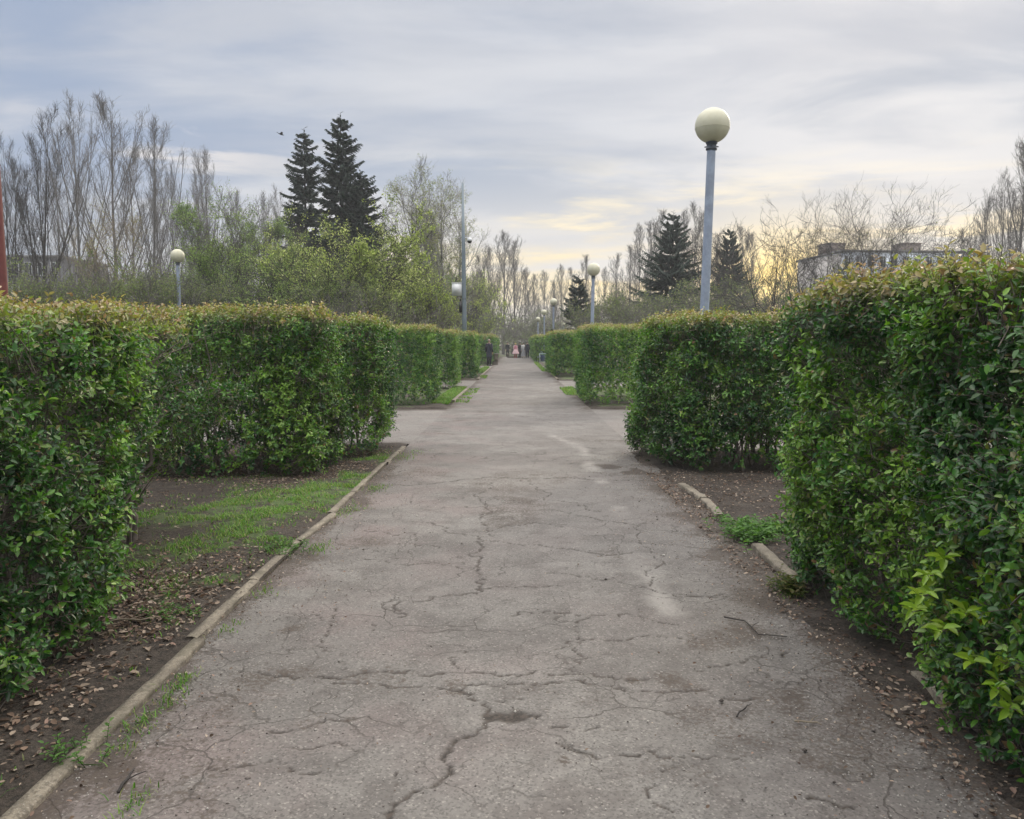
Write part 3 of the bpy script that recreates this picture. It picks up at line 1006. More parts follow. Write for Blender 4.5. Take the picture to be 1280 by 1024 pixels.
# verge further along the path, left, and bits on the right
for (xa, xb, ya, yb, nn_, hm) in [(-2.1, -1.66, 19.6, 27, 9000, .10), (-2.0, -1.66, 41, 50, 3500, .14), (-1.58, -1.2, 20.0, 26.5, 900, .05), (1.45, 1.9, 23, 27, 1500, .1), (1.4, 1.7, 43, 64, 1500, .15), (-1.6, -1.3, 34, 37, 400, .1)]:
    x = r_.uniform(xa, xb, nn_); y = r_.uniform(ya, yb, nn_)
    kp = fbm(np.stack([x, y, x * 0], -1), 2.6, 8, 3) > r_.normal(size=nn_) * .06 + .46 - .16 * (np.abs(x) > 1.66)
    blades(gm, x[kp], y[kp], np.full(kp.sum(), .02), .03, hm, GP * 1.1, .8, .010)
tag(gm.build("grass", M["grass"]), "short patchy spring grass between the kerb and the hedges", "grass", kind="stuff")

# fallen leaves
DP = np.array([[.20, .14, .105], [.30, .23, .18], [.13, .09, .065], [.40, .33, .27], [.09, .06, .045], [.25, .17, .135], [.34, .27, .21]])


def litter(mb, x, y, z, smin, smax):
    n = len(x)
    a = r_.uniform(0, 2 * math.pi, n)
    d = np.stack([np.cos(a), np.sin(a), r_.normal(size=n) * .22], -1)
    nr = nrmz(UP + r_.normal(size=(n, 3)) * .35)
    L = r_.uniform(smin, smax, n)
    mb.leaves(np.stack([x, y, z + .004 + r_.random(n) * .010], -1), d, nr, L, L * r_.uniform(.4, .7, n), DP[r_.integers(0, len(DP), n)] * r_.uniform(.4, 1.2, (n, 1)), r_.uniform(.06, .26), .12)


lm = MB()
n = 42000
x = r_.uniform(-5, XL - .1, n); y = r_.uniform(1.9, 11.5, n)
p = np.stack([x, y, x * 0], -1)
dl = .10 + .9 * sstep(.42, .62, fbm(p, 1.6, 91)) * (.25 + .75 * np.exp(-((y - 3.9) / 1.2) ** 2) + .6 * sstep(7.2, 8.2, y)) + .55 * np.exp(-((x + 2.35) / .4) ** 2 - ((y - 3.9) / .9) ** 2)
kp = r_.random(n) < dl * (1 - .8 * turf(x, y))
x, y = x[kp], y[kp]
litter(lm, x, y, bed_z(x, y), .006, .040)
kk = r_.random(len(x)) < .7
litter(lm, x[kk] + r_.normal(size=kk.sum()) * .06, y[kk] + r_.normal(size=kk.sum()) * .06, bed_z(x[kk], y[kk]), .005, .02)
for (px, py, rad, nn_) in [(60, 800, .26, 420), (150, 745, .22, 420), (185, 775, .15, 300), (30, 890, .16, 220), (110, 760, .2, 300), (225, 735, .16, 200), (20, 840, .2, 200), (120, 830, .25, 180)]:
    q = ground(px, py)
    x = q[0] + r_.normal(size=nn_) * rad; y = q[1] + r_.normal(size=nn_) * rad * 1.3
    kp = x < XL - .1
    litter(lm, x[kp], y[kp], bed_z(x[kp], y[kp]), .008, .048)
n = 12000
x = 1.50 + 2.7 * r_.random(n) ** 1.4; y = r_.uniform(2.3, 9.2, n)
kp = r_.random(n) < .4 + .6 * sstep(.4, .6, fbm(np.stack([x, y, x * 0], -1), 2, 92))
x, y = x[kp], y[kp]
litter(lm, x, y, np.where(x > XR, bed_z(x, y), .012), .005, .034)
# scraps on the edges of the asphalt
n = 4200
e = r_.exponential(.22, n)
sgn = r_.random(n) < .35
x = np.where(sgn, XL + e, XR - e * 1.3); y = r_.uniform(2.2, 11, n)
kp = np.abs(x) < 1.7
litter(lm, x[kp], y[kp], np.full(kp.sum(), .012), .006, .020)
x = r_.uniform(XL, XR, 350); y = r_.uniform(2.2, 12, 350)
litter(lm, x, y, np.full(350, .01), .005, .014)
tag(lm.build("leaf_litter", M["dry"]), "dry brown fallen leaves scattered on the soil under the hedges", "leaf litter", kind="stuff")

# grit and small stones
gm2 = MB()
n = 5000
x = np.concatenate([XR - r_.exponential(.25, n // 2), XL + r_.exponential(.4, n // 4), r_.uniform(XL, XR, n - n // 2 - n // 4)])
y = 2.2 + 7.5 * r_.random(len(x)) ** 1.5
kp = (x > XL) & (x < XR + .1)
x, y = x[kp], y[kp]
n = len(x)
sz = r_.uniform(.0018, .0052, n) * np.where(r_.random(n) < .025, 2.2, 1)
oct_ = np.array([[1, 0, 0], [0, 1, 0], [-1, 0, 0], [0, -1, 0], [0, 0, .8], [0, 0, -.6]])
V = np.stack([x, y, np.full(n, .006)], -1)[:, None] + oct_[None] * sz[:, None, None] * r_.uniform(.6, 1.3, (n, 6, 1))
b = (np.arange(n) * 6)[:, None, None]
fc = np.array([[0, 1, 4], [1, 2, 4], [2, 3, 4], [3, 0, 4], [1, 0, 5], [2, 1, 5], [3, 2, 5], [0, 3, 5]])[None]
gcol = np.array([[.30, .28, .26], [.42, .40, .37], [.16, .14, .13], [.07, .06, .055]])[r_.integers(0, 4, n)]
gm2.add(V.reshape(-1, 3), (b + fc).reshape(-1, 3), np.repeat(gcol, 6, 0))
tag(gm2.build("gravel", leaf_mat("grit", .9, 0.0, .2)), "loose grit and pebbles lying on the cracked asphalt", "gravel", kind="stuff")


# leafy weeds
def weed(label, px, py, nplants, rad, size, pal, name="weed_clump"):
    c = ground(px, py)
    o = thing(name, label, "weeds", (c[0], c[1], .02))
    mb = MB(); sm = MB()
    for _ in range(nplants):
        q = np.array([r_.normal() * rad, r_.normal() * rad * 1.2, 0])
        hh_ = size * r_.uniform(.5, 1.1)
        tipv = q + np.array([r_.normal() * .02, r_.normal() * .02, hh_])
        sm.tubes(np.stack([np.array([0, 0, -.02]), q - [0, 0, .01], (q + tipv) / 2, tipv])[None], np.array([[.002, .0016, .0013, .0008]]), 3, np.array([.06, .1, .03]))
        kk = 8
        tt = np.linspace(.15, 1, kk)[:, None]
        pp = q * (1 - tt) + tipv * tt
        an = np.arange(kk) * 2.4 + r_.random() * 6
        dd_ = np.stack([np.cos(an), np.sin(an), .25 + .3 * tt[:, 0]], -1)
        L = size * r_.uniform(.25, .5, kk)
        mb.leaves(pp, dd_, np.tile(UP, (kk, 1)) + r_.normal(size=(kk, 3)) * .2, L, L * .5, pal[r_.integers(0, len(pal), kk)] * r_.uniform(.8, 1.2, (kk, 1)), .15, .2)
    mb.build("leaves", M["grass"], o)
    sm.build("stems", M["grass"], o)


WP = np.array([[.075, .17, .035], [.10, .20, .045], [.06, .14, .03]])
weed("lush light green weed clump growing over the right kerb", 938, 672, 120, .13, .10, WP)
weed("small green weeds by the dirt right of the lush weed clump", 975, 668, 30, .10, .09, WP)
weed("reddish green weed tuft below the broken right kerb stone", 985, 742, 40, .05, .09, np.array([[.10, .12, .035], [.14, .12, .05], [.07, .10, .03]]))
weed("tiny bright green weed seedlings at the bottom left corner", 85, 955, 14, .06, .055, WP)
weed("small weed rosettes on the dark soil left of the kerb break", 215, 775, 22, .09, .06, WP)
weed("little weeds beside the left kerb halfway down the lawn strip", 350, 690, 30, .10, .07, WP)


# sticks lying about
def stick(label, pts, rad, mat, z=.012):
    P = np.array([ground(*q, z) for q in pts])
    o0 = P[0].copy()
    mb = MB()
    P = P - o0
    Pd = []
    for a, bb in zip(P[:-1], P[1:]):
        Pd += [a, (a + bb) / 2 + r_.normal(size=3) * .006 * np.array([1, 1, .5])]
    Pd.append(P[-1]); Pd = np.array(Pd)
    mb.tubes(Pd[None], np.linspace(rad, rad * .45, len(Pd))[None], 6, None, True)
    k_ = len(Pd) // 2
    side = Pd[k_] + np.array([.05, .04, .01])
    mb.tubes(np.stack([Pd[k_], (Pd[k_] + side) / 2 + [0, .004, .002], side])[None], np.array([[rad * .5, rad * .4, rad * .25]]), 5)
    o = mb.build("stick", mat, None, True)
    o.location = o0
    tag(o, label, "stick")


stick("long dark bent twig on the asphalt near the right hedge", [(905, 771), (931, 776), (948, 793), (984, 796)], .005, M["bark_dark"])
stick("short pale twig on the asphalt at lower right", [(993, 901), (1012, 903), (1027, 906)], .004, M["bark_tan"])
stick("short dark twig pointing up the path at lower right", [(921, 896), (928, 888), (934, 881)], .004, M["bark_dark"])
stick("long pale stick lying on the dead leaves at left", [(117, 783), (150, 774), (175, 775), (197, 771)], .006, M["bark_tan"], .06)
stick("thick brown twig on the asphalt by the lower left kerb", [(148, 990), (158, 975), (168, 960)], .006, M["bark_dark"])

# ------------------------------------------------------------------ lamps


def make_lamp(label, loc, H, tilt=0.0, seg=32):
    o = thing("street_lamp", label, "street lamp", loc, (0, tilt, 0), "globe street lamps")
    mb = MB()
    mb.lathe([(.10, 0), (.10, .05), (.085, .06), (.085, .9), (.066, .96), (.066, 1.0), (.060, H - .62), (.060, H - .58)], seg=20)
    mb.build("post", M["post"], o, True)
    mb = MB()
    mb.lathe([(.060, H - .58), (.078, H - .58), (.078, H - .555), (.068, H - .55), (.068, H - .50), (.080, H - .495), (.080, H - .47), (.066, H - .465), (.066, H - .43)], seg=20)
    for k in range(3):
        a = k * 2.09 + .3
        q0 = np.array([math.cos(a), math.sin(a), 0])
        mb.tubes(np.stack([q0 * .06 + [0, 0, H - .525], q0 * .11 + [0, 0, H - .525]])[None], np.array([[.009, .009]]), 6, None, True)
    mb.build("collar", M["cup"], o)
    mb = MB()
    mb.lathe([(.066, H - .43), (.07, H - .41), (.13, H - .385), (.155, H - .36), (.15, H - .35), (.05, H - .37)], seg=24)
    mb.build("globe_holder", M["cup"], o, True)
    mb = MB()
    a = np.linspace(-1.22, math.pi / 2, 22)
    R_ = .243
    prof = [(max(R_ * math.cos(t), 0.00001), H - R_ * 1.0 + R_ * math.sin(t) + .0) for t in a]
    mb.lathe(prof, seg=seg)
    gl = mb.build("globe", M["globe"], o, True)
    mb = MB(); zc_ = H - R_ - .045
    mb.lathe([(.2385, zc_ - .004), (.2425, zc_ - .003), (.2425, zc_ + .003), (.2390, zc_ + .004)], seg=32)
    mb.build("seam", M["globe"], gl)
    return o


def lamp_at(label, px, gy, depth, tilt=0.0, basex=None):
    c = at(px, gy, depth)
    H = c[2] + .243
    bx = c[0] - math.sin(tilt) * H if basex is None else basex
    return make_lamp(label, (bx, depth, 0), H, tilt)


lamp_at("large globe lamp leaning over the square right hedge, nearest of all", 891, 157, 11.6, math.radians(1.35))
lamp_at("globe lamp standing behind the right hedge, second nearest on the right", 742, 337, 30, math.radians(.9))
lamp_at("globe lamp behind the left hedges, alone on the left side", 222, 320, 29)
lamp_at("small distant globe lamp, third nearest in the right row", 692, 377.5, 54)
lamp_at("small distant globe lamp, fourth nearest in the right row", 680.3, 390.5, 72)
lamp_at("small distant globe lamp, fifth nearest in the right row near the hedge end", 672.5, 399, 90)
lamp_at("faint distant globe lamp standing off to the right of the path row", 704, 405, 112)
lamp_at("tiny farthest globe lamp above the walkers at the path end", 655, 412, 165)

# tall camera pole
c = at(578.5, 229, 38.2)
bz = at(580.5, 418, 38.2)
px_, H = bz[0], c[2]
o = thing("camera_pole", "tall grey steel pole with white cabinet and dome camera behind the left hedges", "pole", (px_, 38.2, 0))
mb = MB()
tl = c[0] - px_
mb.tubes(np.array([[[0, 0, 0], [tl * .12, 0, H * .3], [tl * .5, 0, H * .65], [tl, 0, H]]]), np.array([[.125, .115, .09, .06]]), 16, None, True)
mb.build("mast", M["pole"], o, True)
q = at(571, 362, 38.2)
mb = MB(); mb.box((q[0] - px_, 0, q[2]), (.44, .26, .56)); mb.box((q[0] - px_, 0, q[2] + .30), (.48, .30, .03)); mb.box((q[0] - px_ + .20, 0, q[2]), (.06, .1, .3))
cab = mb.build("cabinet", M["white_box"], o)
mb = MB(); mb.box((q[0] - px_, -.137, q[2] + .02), (.34, .012, .44)); mb.box((q[0] - px_ + .1, -.146, q[2]), (.02, .012, .05)); mb.build("door", M["white_box"], cab)
q = at(575.5, 384, 38.2)
mb = MB(); mb.box((q[0] - px_ + .01, -.02, q[2]), (.13, .16, .50)); mb.box((q[0] - px_ + .01, -.02, q[2] + .33), (.08, .1, .10)); mb.build("meter_box", M["black"], o)
q = at(587, 302, 38.2)
mb = MB()
mb.tubes(np.array([[[tl * .7, 0, q[2] + .16], [(q[0] - px_ + tl * .7) / 2, 0, q[2] + .2], [q[0] - px_, 0, q[2] + .17]]]), np.array([[.022, .022, .022]]), 8, None, True)
br = mb.build("camera_arm", M["white_box"], o)
mb = MB(); mb.lathe([(.03, .17), (.10, .14), (.125, .09), (.125, .03), (.11, .02)], (q[0] - px_, 0, q[2]), 20); mb.build("camera_housing", M["white_box"], o, True)
mb = MB(); mb.lathe([(.112, .025)] + [(.112 * math.cos(t), .02 - .112 * math.sin(t)) for t in np.linspace(.1, 1.55, 8)], (q[0] - px_, 0, q[2]), 20); mb.build("camera_dome", M["black"], o, True)
mb = MB()
for k in (.40,): mb.lathe([(.11, H * k), (.115, H * k), (.115, H * k + .03), (.10, H * k + .03)], (tl * k * .4, 0, 0), 16)
mb.build("straps", M["cup"], o)

# red post at the left border
q = at(3, 356, 14); q2 = at(-5, 226, 14)
o = thing("red_post", "red painted post cut by the left picture edge", "post", (q[0], 14, 0))
mb = MB()
mb.tubes(np.array([[[.02, 0, 0], [0, 0, q[2]], [q2[0] - q[0], 0, q2[2]], [2 * (q2[0] - q[0]), 0, 2 * q2[2] - q[2]]]]), np.array([[.085, .08, .075, .07]]), 16, None, True)
mb.build("shaft", M["red_post"], o, True)
mb = MB(); mb.lathe([(.13, 0), (.13, .04), (.1, .06), (.095, .12), (.088, .13)], (.02, 0, 0), 16); mb.build("base", M["red_post"], o, True)

# ------------------------------------------------------------------ trees (prototypes, then copies)


def trunk_line(H, n, lean, r, wob=.02):
    P = np.zeros((1, n, 3))
    for i in range(1, n):
        P[0, i] = P[0, i - 1] + np.array([lean[0] / (n - 1) + r.normal() * wob * H / n, lean[1] / (n - 1) + r.normal() * wob * H / n, H / (n - 1)])
    return P


def build_tree(label, cat, name, group, trunk_parts, crown_parts, tmat, cmat, leaves=None, lmat=None):
    o = thing(name, label, cat, (0, 0, 0), group=group)
    mb = MB()
    for P, R, s_ in trunk_parts: mb.tubes(P, R, s_)
    mb.build("trunk", tmat, o, True)
    if crown_parts:
        mb = MB()
        for P, R, s_ in crown_parts: mb.tubes(P, R, s_)
        cr = mb.build("crown" if leaves is None else "branches", cmat, o, True)
    if leaves is not None: leaves.build("crown", lmat, o)
    return o


def poplar(label, seed, H, group, spread=26, stems=1, dark=False, k1=22, low=.12, name="poplar_tree", tw=1.0):
    r = np.random.default_rng(seed)
    TP, CP = [], []
    for s_ in range(stems):
        n = 12
        ln = (r.normal() * .5, r.normal() * .5) if stems == 1 else (math.cos(s_ * 6.28 / stems + .5) * 1.9, math.sin(s_ * 6.28 / stems) * 1.2)
        Hs = H if s_ == 0 else H * r.uniform(.72, .95)
        P = trunk_line(Hs, n, ln, r, .012)
        if stems > 1: P[0, :, 0] += (s_ - 1) * .35
        R = (np.linspace(1, .08, n)[None] ** 1.15) * .0095 * H * (.75 if stems > 1 else 1)
        TP.append((P, R, 8))
        P1, R1 = grow(P, R, k1 // (1 if stems == 1 else 2), low, .96, spread, lambda t, l: Hs * (.07 + .70 * (1 - t) ** 1.05), 9, .42, .04, .42, r)
        P2, R2 = grow(P1, R1, 13, .10, .98, 30, lambda t, l: .35 + l * (.05 + .20 * (1 - t)), 5, .42, .12, .5, r)
        R2 = np.maximum(R2, .009 * tw)
        P3, R3 = grow(P2, R2, 4, .1, .98, 34, lambda t, l: .35 + .30 * l, 4, .35, .16, .6, r)
        R3 = np.maximum(R3, .0068 * tw)
        P4, R4 = grow(P3, R3, 2, .2, .95, 35, lambda t, l: .2 + .35 * l, 3, .3, .2, .7, r)
        R4 = np.maximum(R4, .0055 * tw)
        big = R1[:, 0] > .05
        TP.append((P1[big], R1[big], 6)); CP.append((P1[~big], R1[~big], 5))
        CP += [(P2, R2, 3), (P3, R3, 3), (P4, R4, 3)]
    bm1 = M["bark_dark"] if dark else M["bark_grey"]
    return build_tree(label, "tree", name, group, TP, CP, bm1, bm1)


def spruce(label, seed, H, Wd, group, dens=1.0, col=(.022, .042, .030), gap=0.0):
    r = np.random.default_rng(seed)
    n = 12
    P = trunk_line(H, n, (0, 0), r, .004)
    R = np.linspace(1, .06, n)[None] * .010 * H
    lv = MB(); CPs = []
    nw = int(H / .36)
    for i in range(nw):
        t = .06 + .93 * i / nw
        if gap and r.random() < gap: continue
        kb = int(r.integers(5, 8)) if t < .9 else 4
        z0 = t * H
        Lb = Wd / 2 * (1 - t) ** .82 * (1.0 if t > .14 else .8) + .12
        for j in range(kb):
            a = j * 6.283 / kb + r.normal() * .25 + i * .7
            L = Lb * r.uniform(.5, 1.28)
            el = .46 * t - .10 + r.normal() * .12
            z = z0 + r.normal() * .16
            d = np.array([math.cos(a), math.sin(a), 0])
            s_ = np.linspace(0, 1, 6)[:, None]
            c = np.array([0, 0, z]) + d * L * s_ + UP * L * (el * s_ - .45 * (1 - .7 * t) * s_ ** 1.5 + .32 * s_ ** 3)
            CPs.append(c)
            nb = max(5, int(15 * dens * min(1, L / 1.6 + .3)))
            tt = np.repeat(np.linspace(.15, 1, nb), 2)
            sg = np.tile([1, -1], nb)
            f = tt * 4.999; ii = f.astype(int); ff = (f - ii)[:, None]
            pp = c[ii] * (1 - ff) + c[np.minimum(ii + 1, 5)] * ff
            side = np.array([-d[1], d[0], 0])
            sl = (.18 + .30 * L * (1 - tt)) * r.uniform(.6, 1.15, 2 * nb)
            sl = np.minimum(sl, .75)
            dr = nrmz(d * (.9) + side * sg[:, None] * .75 - UP * r.uniform(.05, .55, (2 * nb, 1)))
            cc = np.array(col) * r.uniform(.6, 1.5, (2 * nb, 1))
            lv.leaves(pp, dr, np.tile(UP, (2 * nb, 1)) + r.normal(size=(2 * nb, 3)) * .3, sl * 1.25, .085 + .15 * sl, cc, .2, .18)
            # hanging tassels under the bough
            dr2 = nrmz(d * .35 + side * sg[:, None] * .25 - UP)
            lv.leaves(pp, dr2, np.tile(d, (2 * nb, 1)) + r.normal(size=(2 * nb, 3)) * .4, .12 + .48 * sl, .05 + .14 * sl, cc * .9, .2, .1)
    # leader
    cc = np.array(col) * np.ones((10, 1))
    an = np.arange(10) * 2.4
    lv.leaves(np.stack([an * 0, an * 0, H * (1 - .035 * np.arange(10) / 4)], -1), np.stack([np.cos(an), np.sin(an), an * 0 + .8], -1), np.tile(UP, (10, 1)), .26, .07, cc)
    C = np.array(CPs)
    return build_tree(label, "tree", "spruce_tree", group, [(P, R, 8)], [(C, np.linspace(1, .25, 6)[None] * .02 * np.ones((len(C), 1)), 4)], M["bark_dark"], M["bark_dark"], lv, M["needle"])


def broadleaf(label, seed, H, Wd, group, leafn, pal, lsz=.06, stems=1, bark=None, name="tree", up=.25, low=.22, weep=0.0, k=(11, 8, 6, 4), leaf_lo=0.0, cat="tree", ang=52, lean=(0, 0), jit=.16, clump=.45, rm=1.0):
    r = np.random.default_rng(seed)
    bark = bark or M["bark_dark"]
    TP, CP, tips = [], [], []
    for s_ in range(stems):
        n = 9
        a = s_ * 6.283 / max(1, stems) + .6
        ln = np.array(lean) + (np.array([math.cos(a), math.sin(a)]) * Wd * .22 if stems > 1 else r.normal(size=2) * .2)
        Hs = H * .9 * (1 if s_ == 0 else r.uniform(.75, 1))
        P = trunk_line(Hs, n, ln, r, .03)
        R = np.linspace(1, .12, n)[None] * (.016 * H / math.sqrt(stems))
        TP.append((P, R, 8))
        P1, R1 = grow(P, R, k[0], low, .95, ang, lambda t, l: Wd * .5 * (.45 + .75 * np.sin(np.clip(t * 1.05, 0, 1) * 2.7)), 7, up, jit, .55, r)
        P2, R2 = grow(P1, R1, k[1], .2, .98, 45, lambda t, l: l * (.22 + .35 * (1 - t)), 5, up * .8, jit * 1.2, .6, r)
        R2 = np.maximum(R2, .011 * rm)
        P3, R3 = grow(P2, R2, k[2], .15, .98, 42, lambda t, l: .22 + .42 * l, 4, up * .6 - weep, jit * 1.3, .65, r)
        R3 = np.maximum(R3, .0065 * rm)
        big = R1[:, 0] > .045
        TP.append((P1[big], R1[big], 6)); CP.append((P1[~big], R1[~big], 5))
        CP += [(P2, R2, 4), (P3, R3, 3)]
        if k[3]:
            P4, R4 = grow(P3, R3, k[3], .2, 1, 38, lambda t, l: .12 + .4 * l, 3, up * .5 - weep * 1.4, jit * 1.3, .7, r)
            R4 = np.maximum(R4, .0045 * rm)
            CP.append((P4, R4, 3)); tips.append(P4)
        else: tips.append(P3)
    lv = None
    if leafn:
        T = np.concatenate(tips)
        w_ = np.clip(fbm(T[:, -1], 2.2 / max(1, Wd / 3), seed, 3) - clump + .12, .006, 1) ** 1.6 * sstep(leaf_lo * H - 1.2, leaf_lo * H + 1.2, T[:, -1, 2])
        w_ = w_ / w_.sum()
        ix = r.choice(len(T), leafn, p=w_)
        u = r.random((leafn, 1)) * (T.shape[1] - 1.001)
        i0 = u.astype(int)[:, 0]
        pp = T[ix, i0] * (1 - (u - i0[:, None])) + T[ix, i0 + 1] * (u - i0[:, None])
        pp = pp + r.normal(size=pp.shape) * .05
        pal = np.array(pal) * 1.32
        cn = fbm(pp, .9, seed + 4, 2)
        ci = np.clip((cn * 1.6 - .3) * len(pal) + r.normal(size=leafn) * .7, 0, len(pal) - .001).astype(int)
        cc = pal[ci] * r.uniform(.75, 1.3, (leafn, 1))
        L = lsz * r.uniform(.6, 1.3, leafn)
        lv = MB()
        lv.leaves(pp, r.normal(size=(leafn, 3)) + UP * .1, r.normal(size=(leafn, 3)) + UP * .6, L, L * .6, cc, .15, .15)
    return build_tree(label, cat, name, group, TP, CP, bark, bark, lv, M["tree_leaf"])


HT = {}


def real_h(o):
    """height of the tree as grown"""
    if o.name not in HT:
        z = 0
        for ch in o.children:
            n_ = len(ch.data.vertices); co = np.empty(n_ * 3, np.float32); ch.data.vertices.foreach_get("co", co)
            z = max(z, np.percentile(co[2::3], 99.7 if ("poplar" in o.name or "spruce" in o.name) else 96.5))
        HT[o.name] = float(z)
    return HT[o.name]


def place(o, px, top, depth, H, rz=0.0, wx=1.0):
    """stand a tree of built height H so that its top shows at photo row `top`"""
    c = at(px, top, depth)
    s = c[2] / real_h(o)
    o.location = (c[0], depth, -.03)
    o.rotation_euler = (0, 0, rz)
    o.scale = (s * wx, s * wx, s)


def loc_scale(px, top, depth, src, wx=1.0):
    c = at(px, top, depth); s = c[2] / real_h(src)
    return (c[0], depth, -.03), (s * wx, s * wx, s)


PH = 22.0
GL = "bare poplars on the left skyline"
pops = [poplar("bare poplar with the tallest wide split crown, right of the twiggy tan tree", 301, PH, GL, 25),
        poplar("tallest bare poplar, slender with a pointed top, left part of the skyline", 302, PH, GL, 20, k1=18),
        poplar("dark multi stemmed bare tree right beside the red post", 303, PH, "dark multi stemmed trees", 24, 3, True, 24, .18)]
place(pops[0], 136, 122, 72, PH, .4, 1.15)
place(pops[1], 89, 116, 76, PH, 1.0, 1.0)
place(pops[2], 42, 128, 46, PH, .2, .95)
for (lb, k, px, top, dp, rz, wx, gr) in [
    ("bare poplar with broad crown, fifth tall one from the left", 0, 180, 146, 74, 2.2, 1.05, GL),
    ("narrow lower bare poplar right of the broad skyline poplars", 1, 213, 200, 78, 4.0, .75, GL),
    ("bare poplar standing alone above the pale green trees", 0, 264, 184, 76, 5.0, .95, GL),
    ("slim bare poplar at the left shoulder of the lone poplar", 1, 245, 212, 84, .5, .8, GL),
    ("dark bare multi stemmed tree cut by the left picture edge", 2, 2, 160, 50, 2.0, .9, "dark multi stemmed trees"),
    ("slender pale bare poplar between the dark trees and the tallest poplar", 1, 66, 175, 88, 2.6, .9, GL),
    ("bare poplar behind the twiggy tan tree, dim and half hidden", 0, 160, 178, 92, 3.3, 1.0, GL),
    ("short dim bare poplar left of the lone globe lamp", 1, 200, 262, 100, 5.6, 1.2, GL),
    ("dim grey bare poplar just left of the slim twin spruce", 1, 345, 232, 104, .9, .9, GL),
    ("dim bare poplar second to the left of the slim spruce", 0, 322, 240, 108, 1.9, 1.0, GL),
    ("dim broad bare poplar right of the lone skyline poplar", 0, 298, 236, 98, 4.4, .9, GL),
]:
    l_, s_ = loc_scale(px, top, dp, pops[k], wx)
    dup(pops[k], lb, l_, rz, s_, gr)

# thin far poplars to the right and in the middle
GR = "thin far poplars in the middle and right"
fp = poplar("hazy bare poplar at the path end, tallest right of the camera pole", 311, PH, GR, 17, k1=16, low=.12, tw=1.5)
fp2 = poplar("tall bare poplar right beside the dark right spruce, on its right", 312, PH, GR, 13, k1=14, low=.10, tw=1.5)
place(fp, 629, 288, 118, PH, 0, 1.5)
place(fp2, 866, 252, 92, PH, 0, 1.15)
L_ = ["first", "second", "third", "fourth", "fifth", "sixth", "seventh", "eighth", "ninth", "tenth", "eleventh", "twelfth", "thirteenth"]
ctr = [(597, 318, 122), (612, 306, 126), (644, 300, 130), (656, 335, 140), (668, 342, 138), (680, 338, 150), (692, 350, 150)]
for i, (px, top, dp) in enumerate(ctr):
    l_, s_ = loc_scale(px, top, dp, fp if i % 2 else fp2, 1.5)
    dup(fp if i % 2 else fp2, "hazy bare poplar, %s from the left in the row closing the path" % L_[i], l_, i * 1.3, s_, GR)
rgt = [(701, 330, 130, "far thin poplar just left of the small layered spruce"), (713, 334, 130, "far thin poplar rising behind the small layered spruce"), (733, 318, 126, "far thin poplar peeping left of the second globe lamp"),
       (756, 334, 124, "far thin poplar right of the second globe lamp"), (773, 316, 120, "thin poplar, first of the close rank left of the dark right spruce"), (787, 306, 112, "thin poplar, second of the close rank left of the dark right spruce"),
       (800, 279, 104, "taller thin poplar left of the dark right spruce"), (812, 276, 104, "taller thin poplar nearest the left side of the dark right spruce"), (829, 262, 98, "tall thin poplar hidden behind the dark right spruce tip"),
       (855, 262, 99, "thin poplar close behind the right side of the dark right spruce"), (882, 266, 98, "tall thin poplar behind the post of the large lamp"), (925, 282, 104, "thin poplar right behind the right hand smaller spruce"), (898, 292, 104, "thin poplar between the large lamp and the smaller spruce"), (940, 290, 108, "thin low poplar right of the smaller spruce tip")]
for i, (px, top, dp, lb) in enumerate(rgt):
    l_, s_ = loc_scale(px, top, dp, fp if i % 3 == 0 else fp2, 1.05 + .2 * (i % 3))
    dup(fp if i % 3 == 0 else fp2, lb, l_, i * 1.1, s_, GR)
edge = [(1278, 176, 64, "tallest bare poplar cut by the right picture edge"), (1256, 212, 68, "bare poplar second from the right edge, above the hedge"), (1238, 245, 74, "bare poplar third from the right edge"),
        (1220, 272, 82, "low bare poplar at the right end of the apartment block"), (1203, 285, 96, "lowest bare poplar over the apartment block roof"), (1302, 150, 60, "bare poplar whose twigs reach in from beyond the right edge"), (1268, 235, 80, "dim bare poplar behind the tallest one at the right edge")]
for i, (px, top, dp, lb) in enumerate(edge):
    l_, s_ = loc_scale(px, top, dp, pops[1] if i % 2 else fp2, 1.0)
    dup(pops[1] if i % 2 else fp2, lb, l_, i * 1.7 + .4, s_, "bare poplars at the right edge")

# spruces
GS = "spruce trees"
sp1 = spruce("tallest dark spruce with an even pointed crown", 321, 19, 7.6, GS)
place(sp1, 425, 141, 57, 19, .3, 1.35)
sp2 = spruce("slim dark spruce with a ragged outline, left of the tallest spruce", 322, 17, 5.4, GS, .8, gap=.12)
place(sp2, 380, 160, 60, 17, .3, 1.35)
l_, s_ = loc_scale(450, 212, 56, sp1, 1.6)
dup(sp1, "shorter dark spruce merging into the right side of the tallest spruce", l_, 2.1, s_)
sp3 = spruce("dark right spruce with uneven layered boughs, left of the large lamp post", 323, 14, 10.5, GS, 1.25, (.028, .050, .038), gap=.02)
place(sp3, 842, 264, 62, 14, .8, 1.12)
l_, s_ = loc_scale(913, 284, 64, sp3, .85)
dup(sp3, "smaller spruce right of the large lamp post", l_, 1.2, s_)
sp4 = spruce("small thin layered spruce between two globe lamps of the right row", 324, 8, 4.4, GS, .9, (.035, .050, .045), gap=.15)
place(sp4, 723, 343, 52, 8, .4, 1.2)

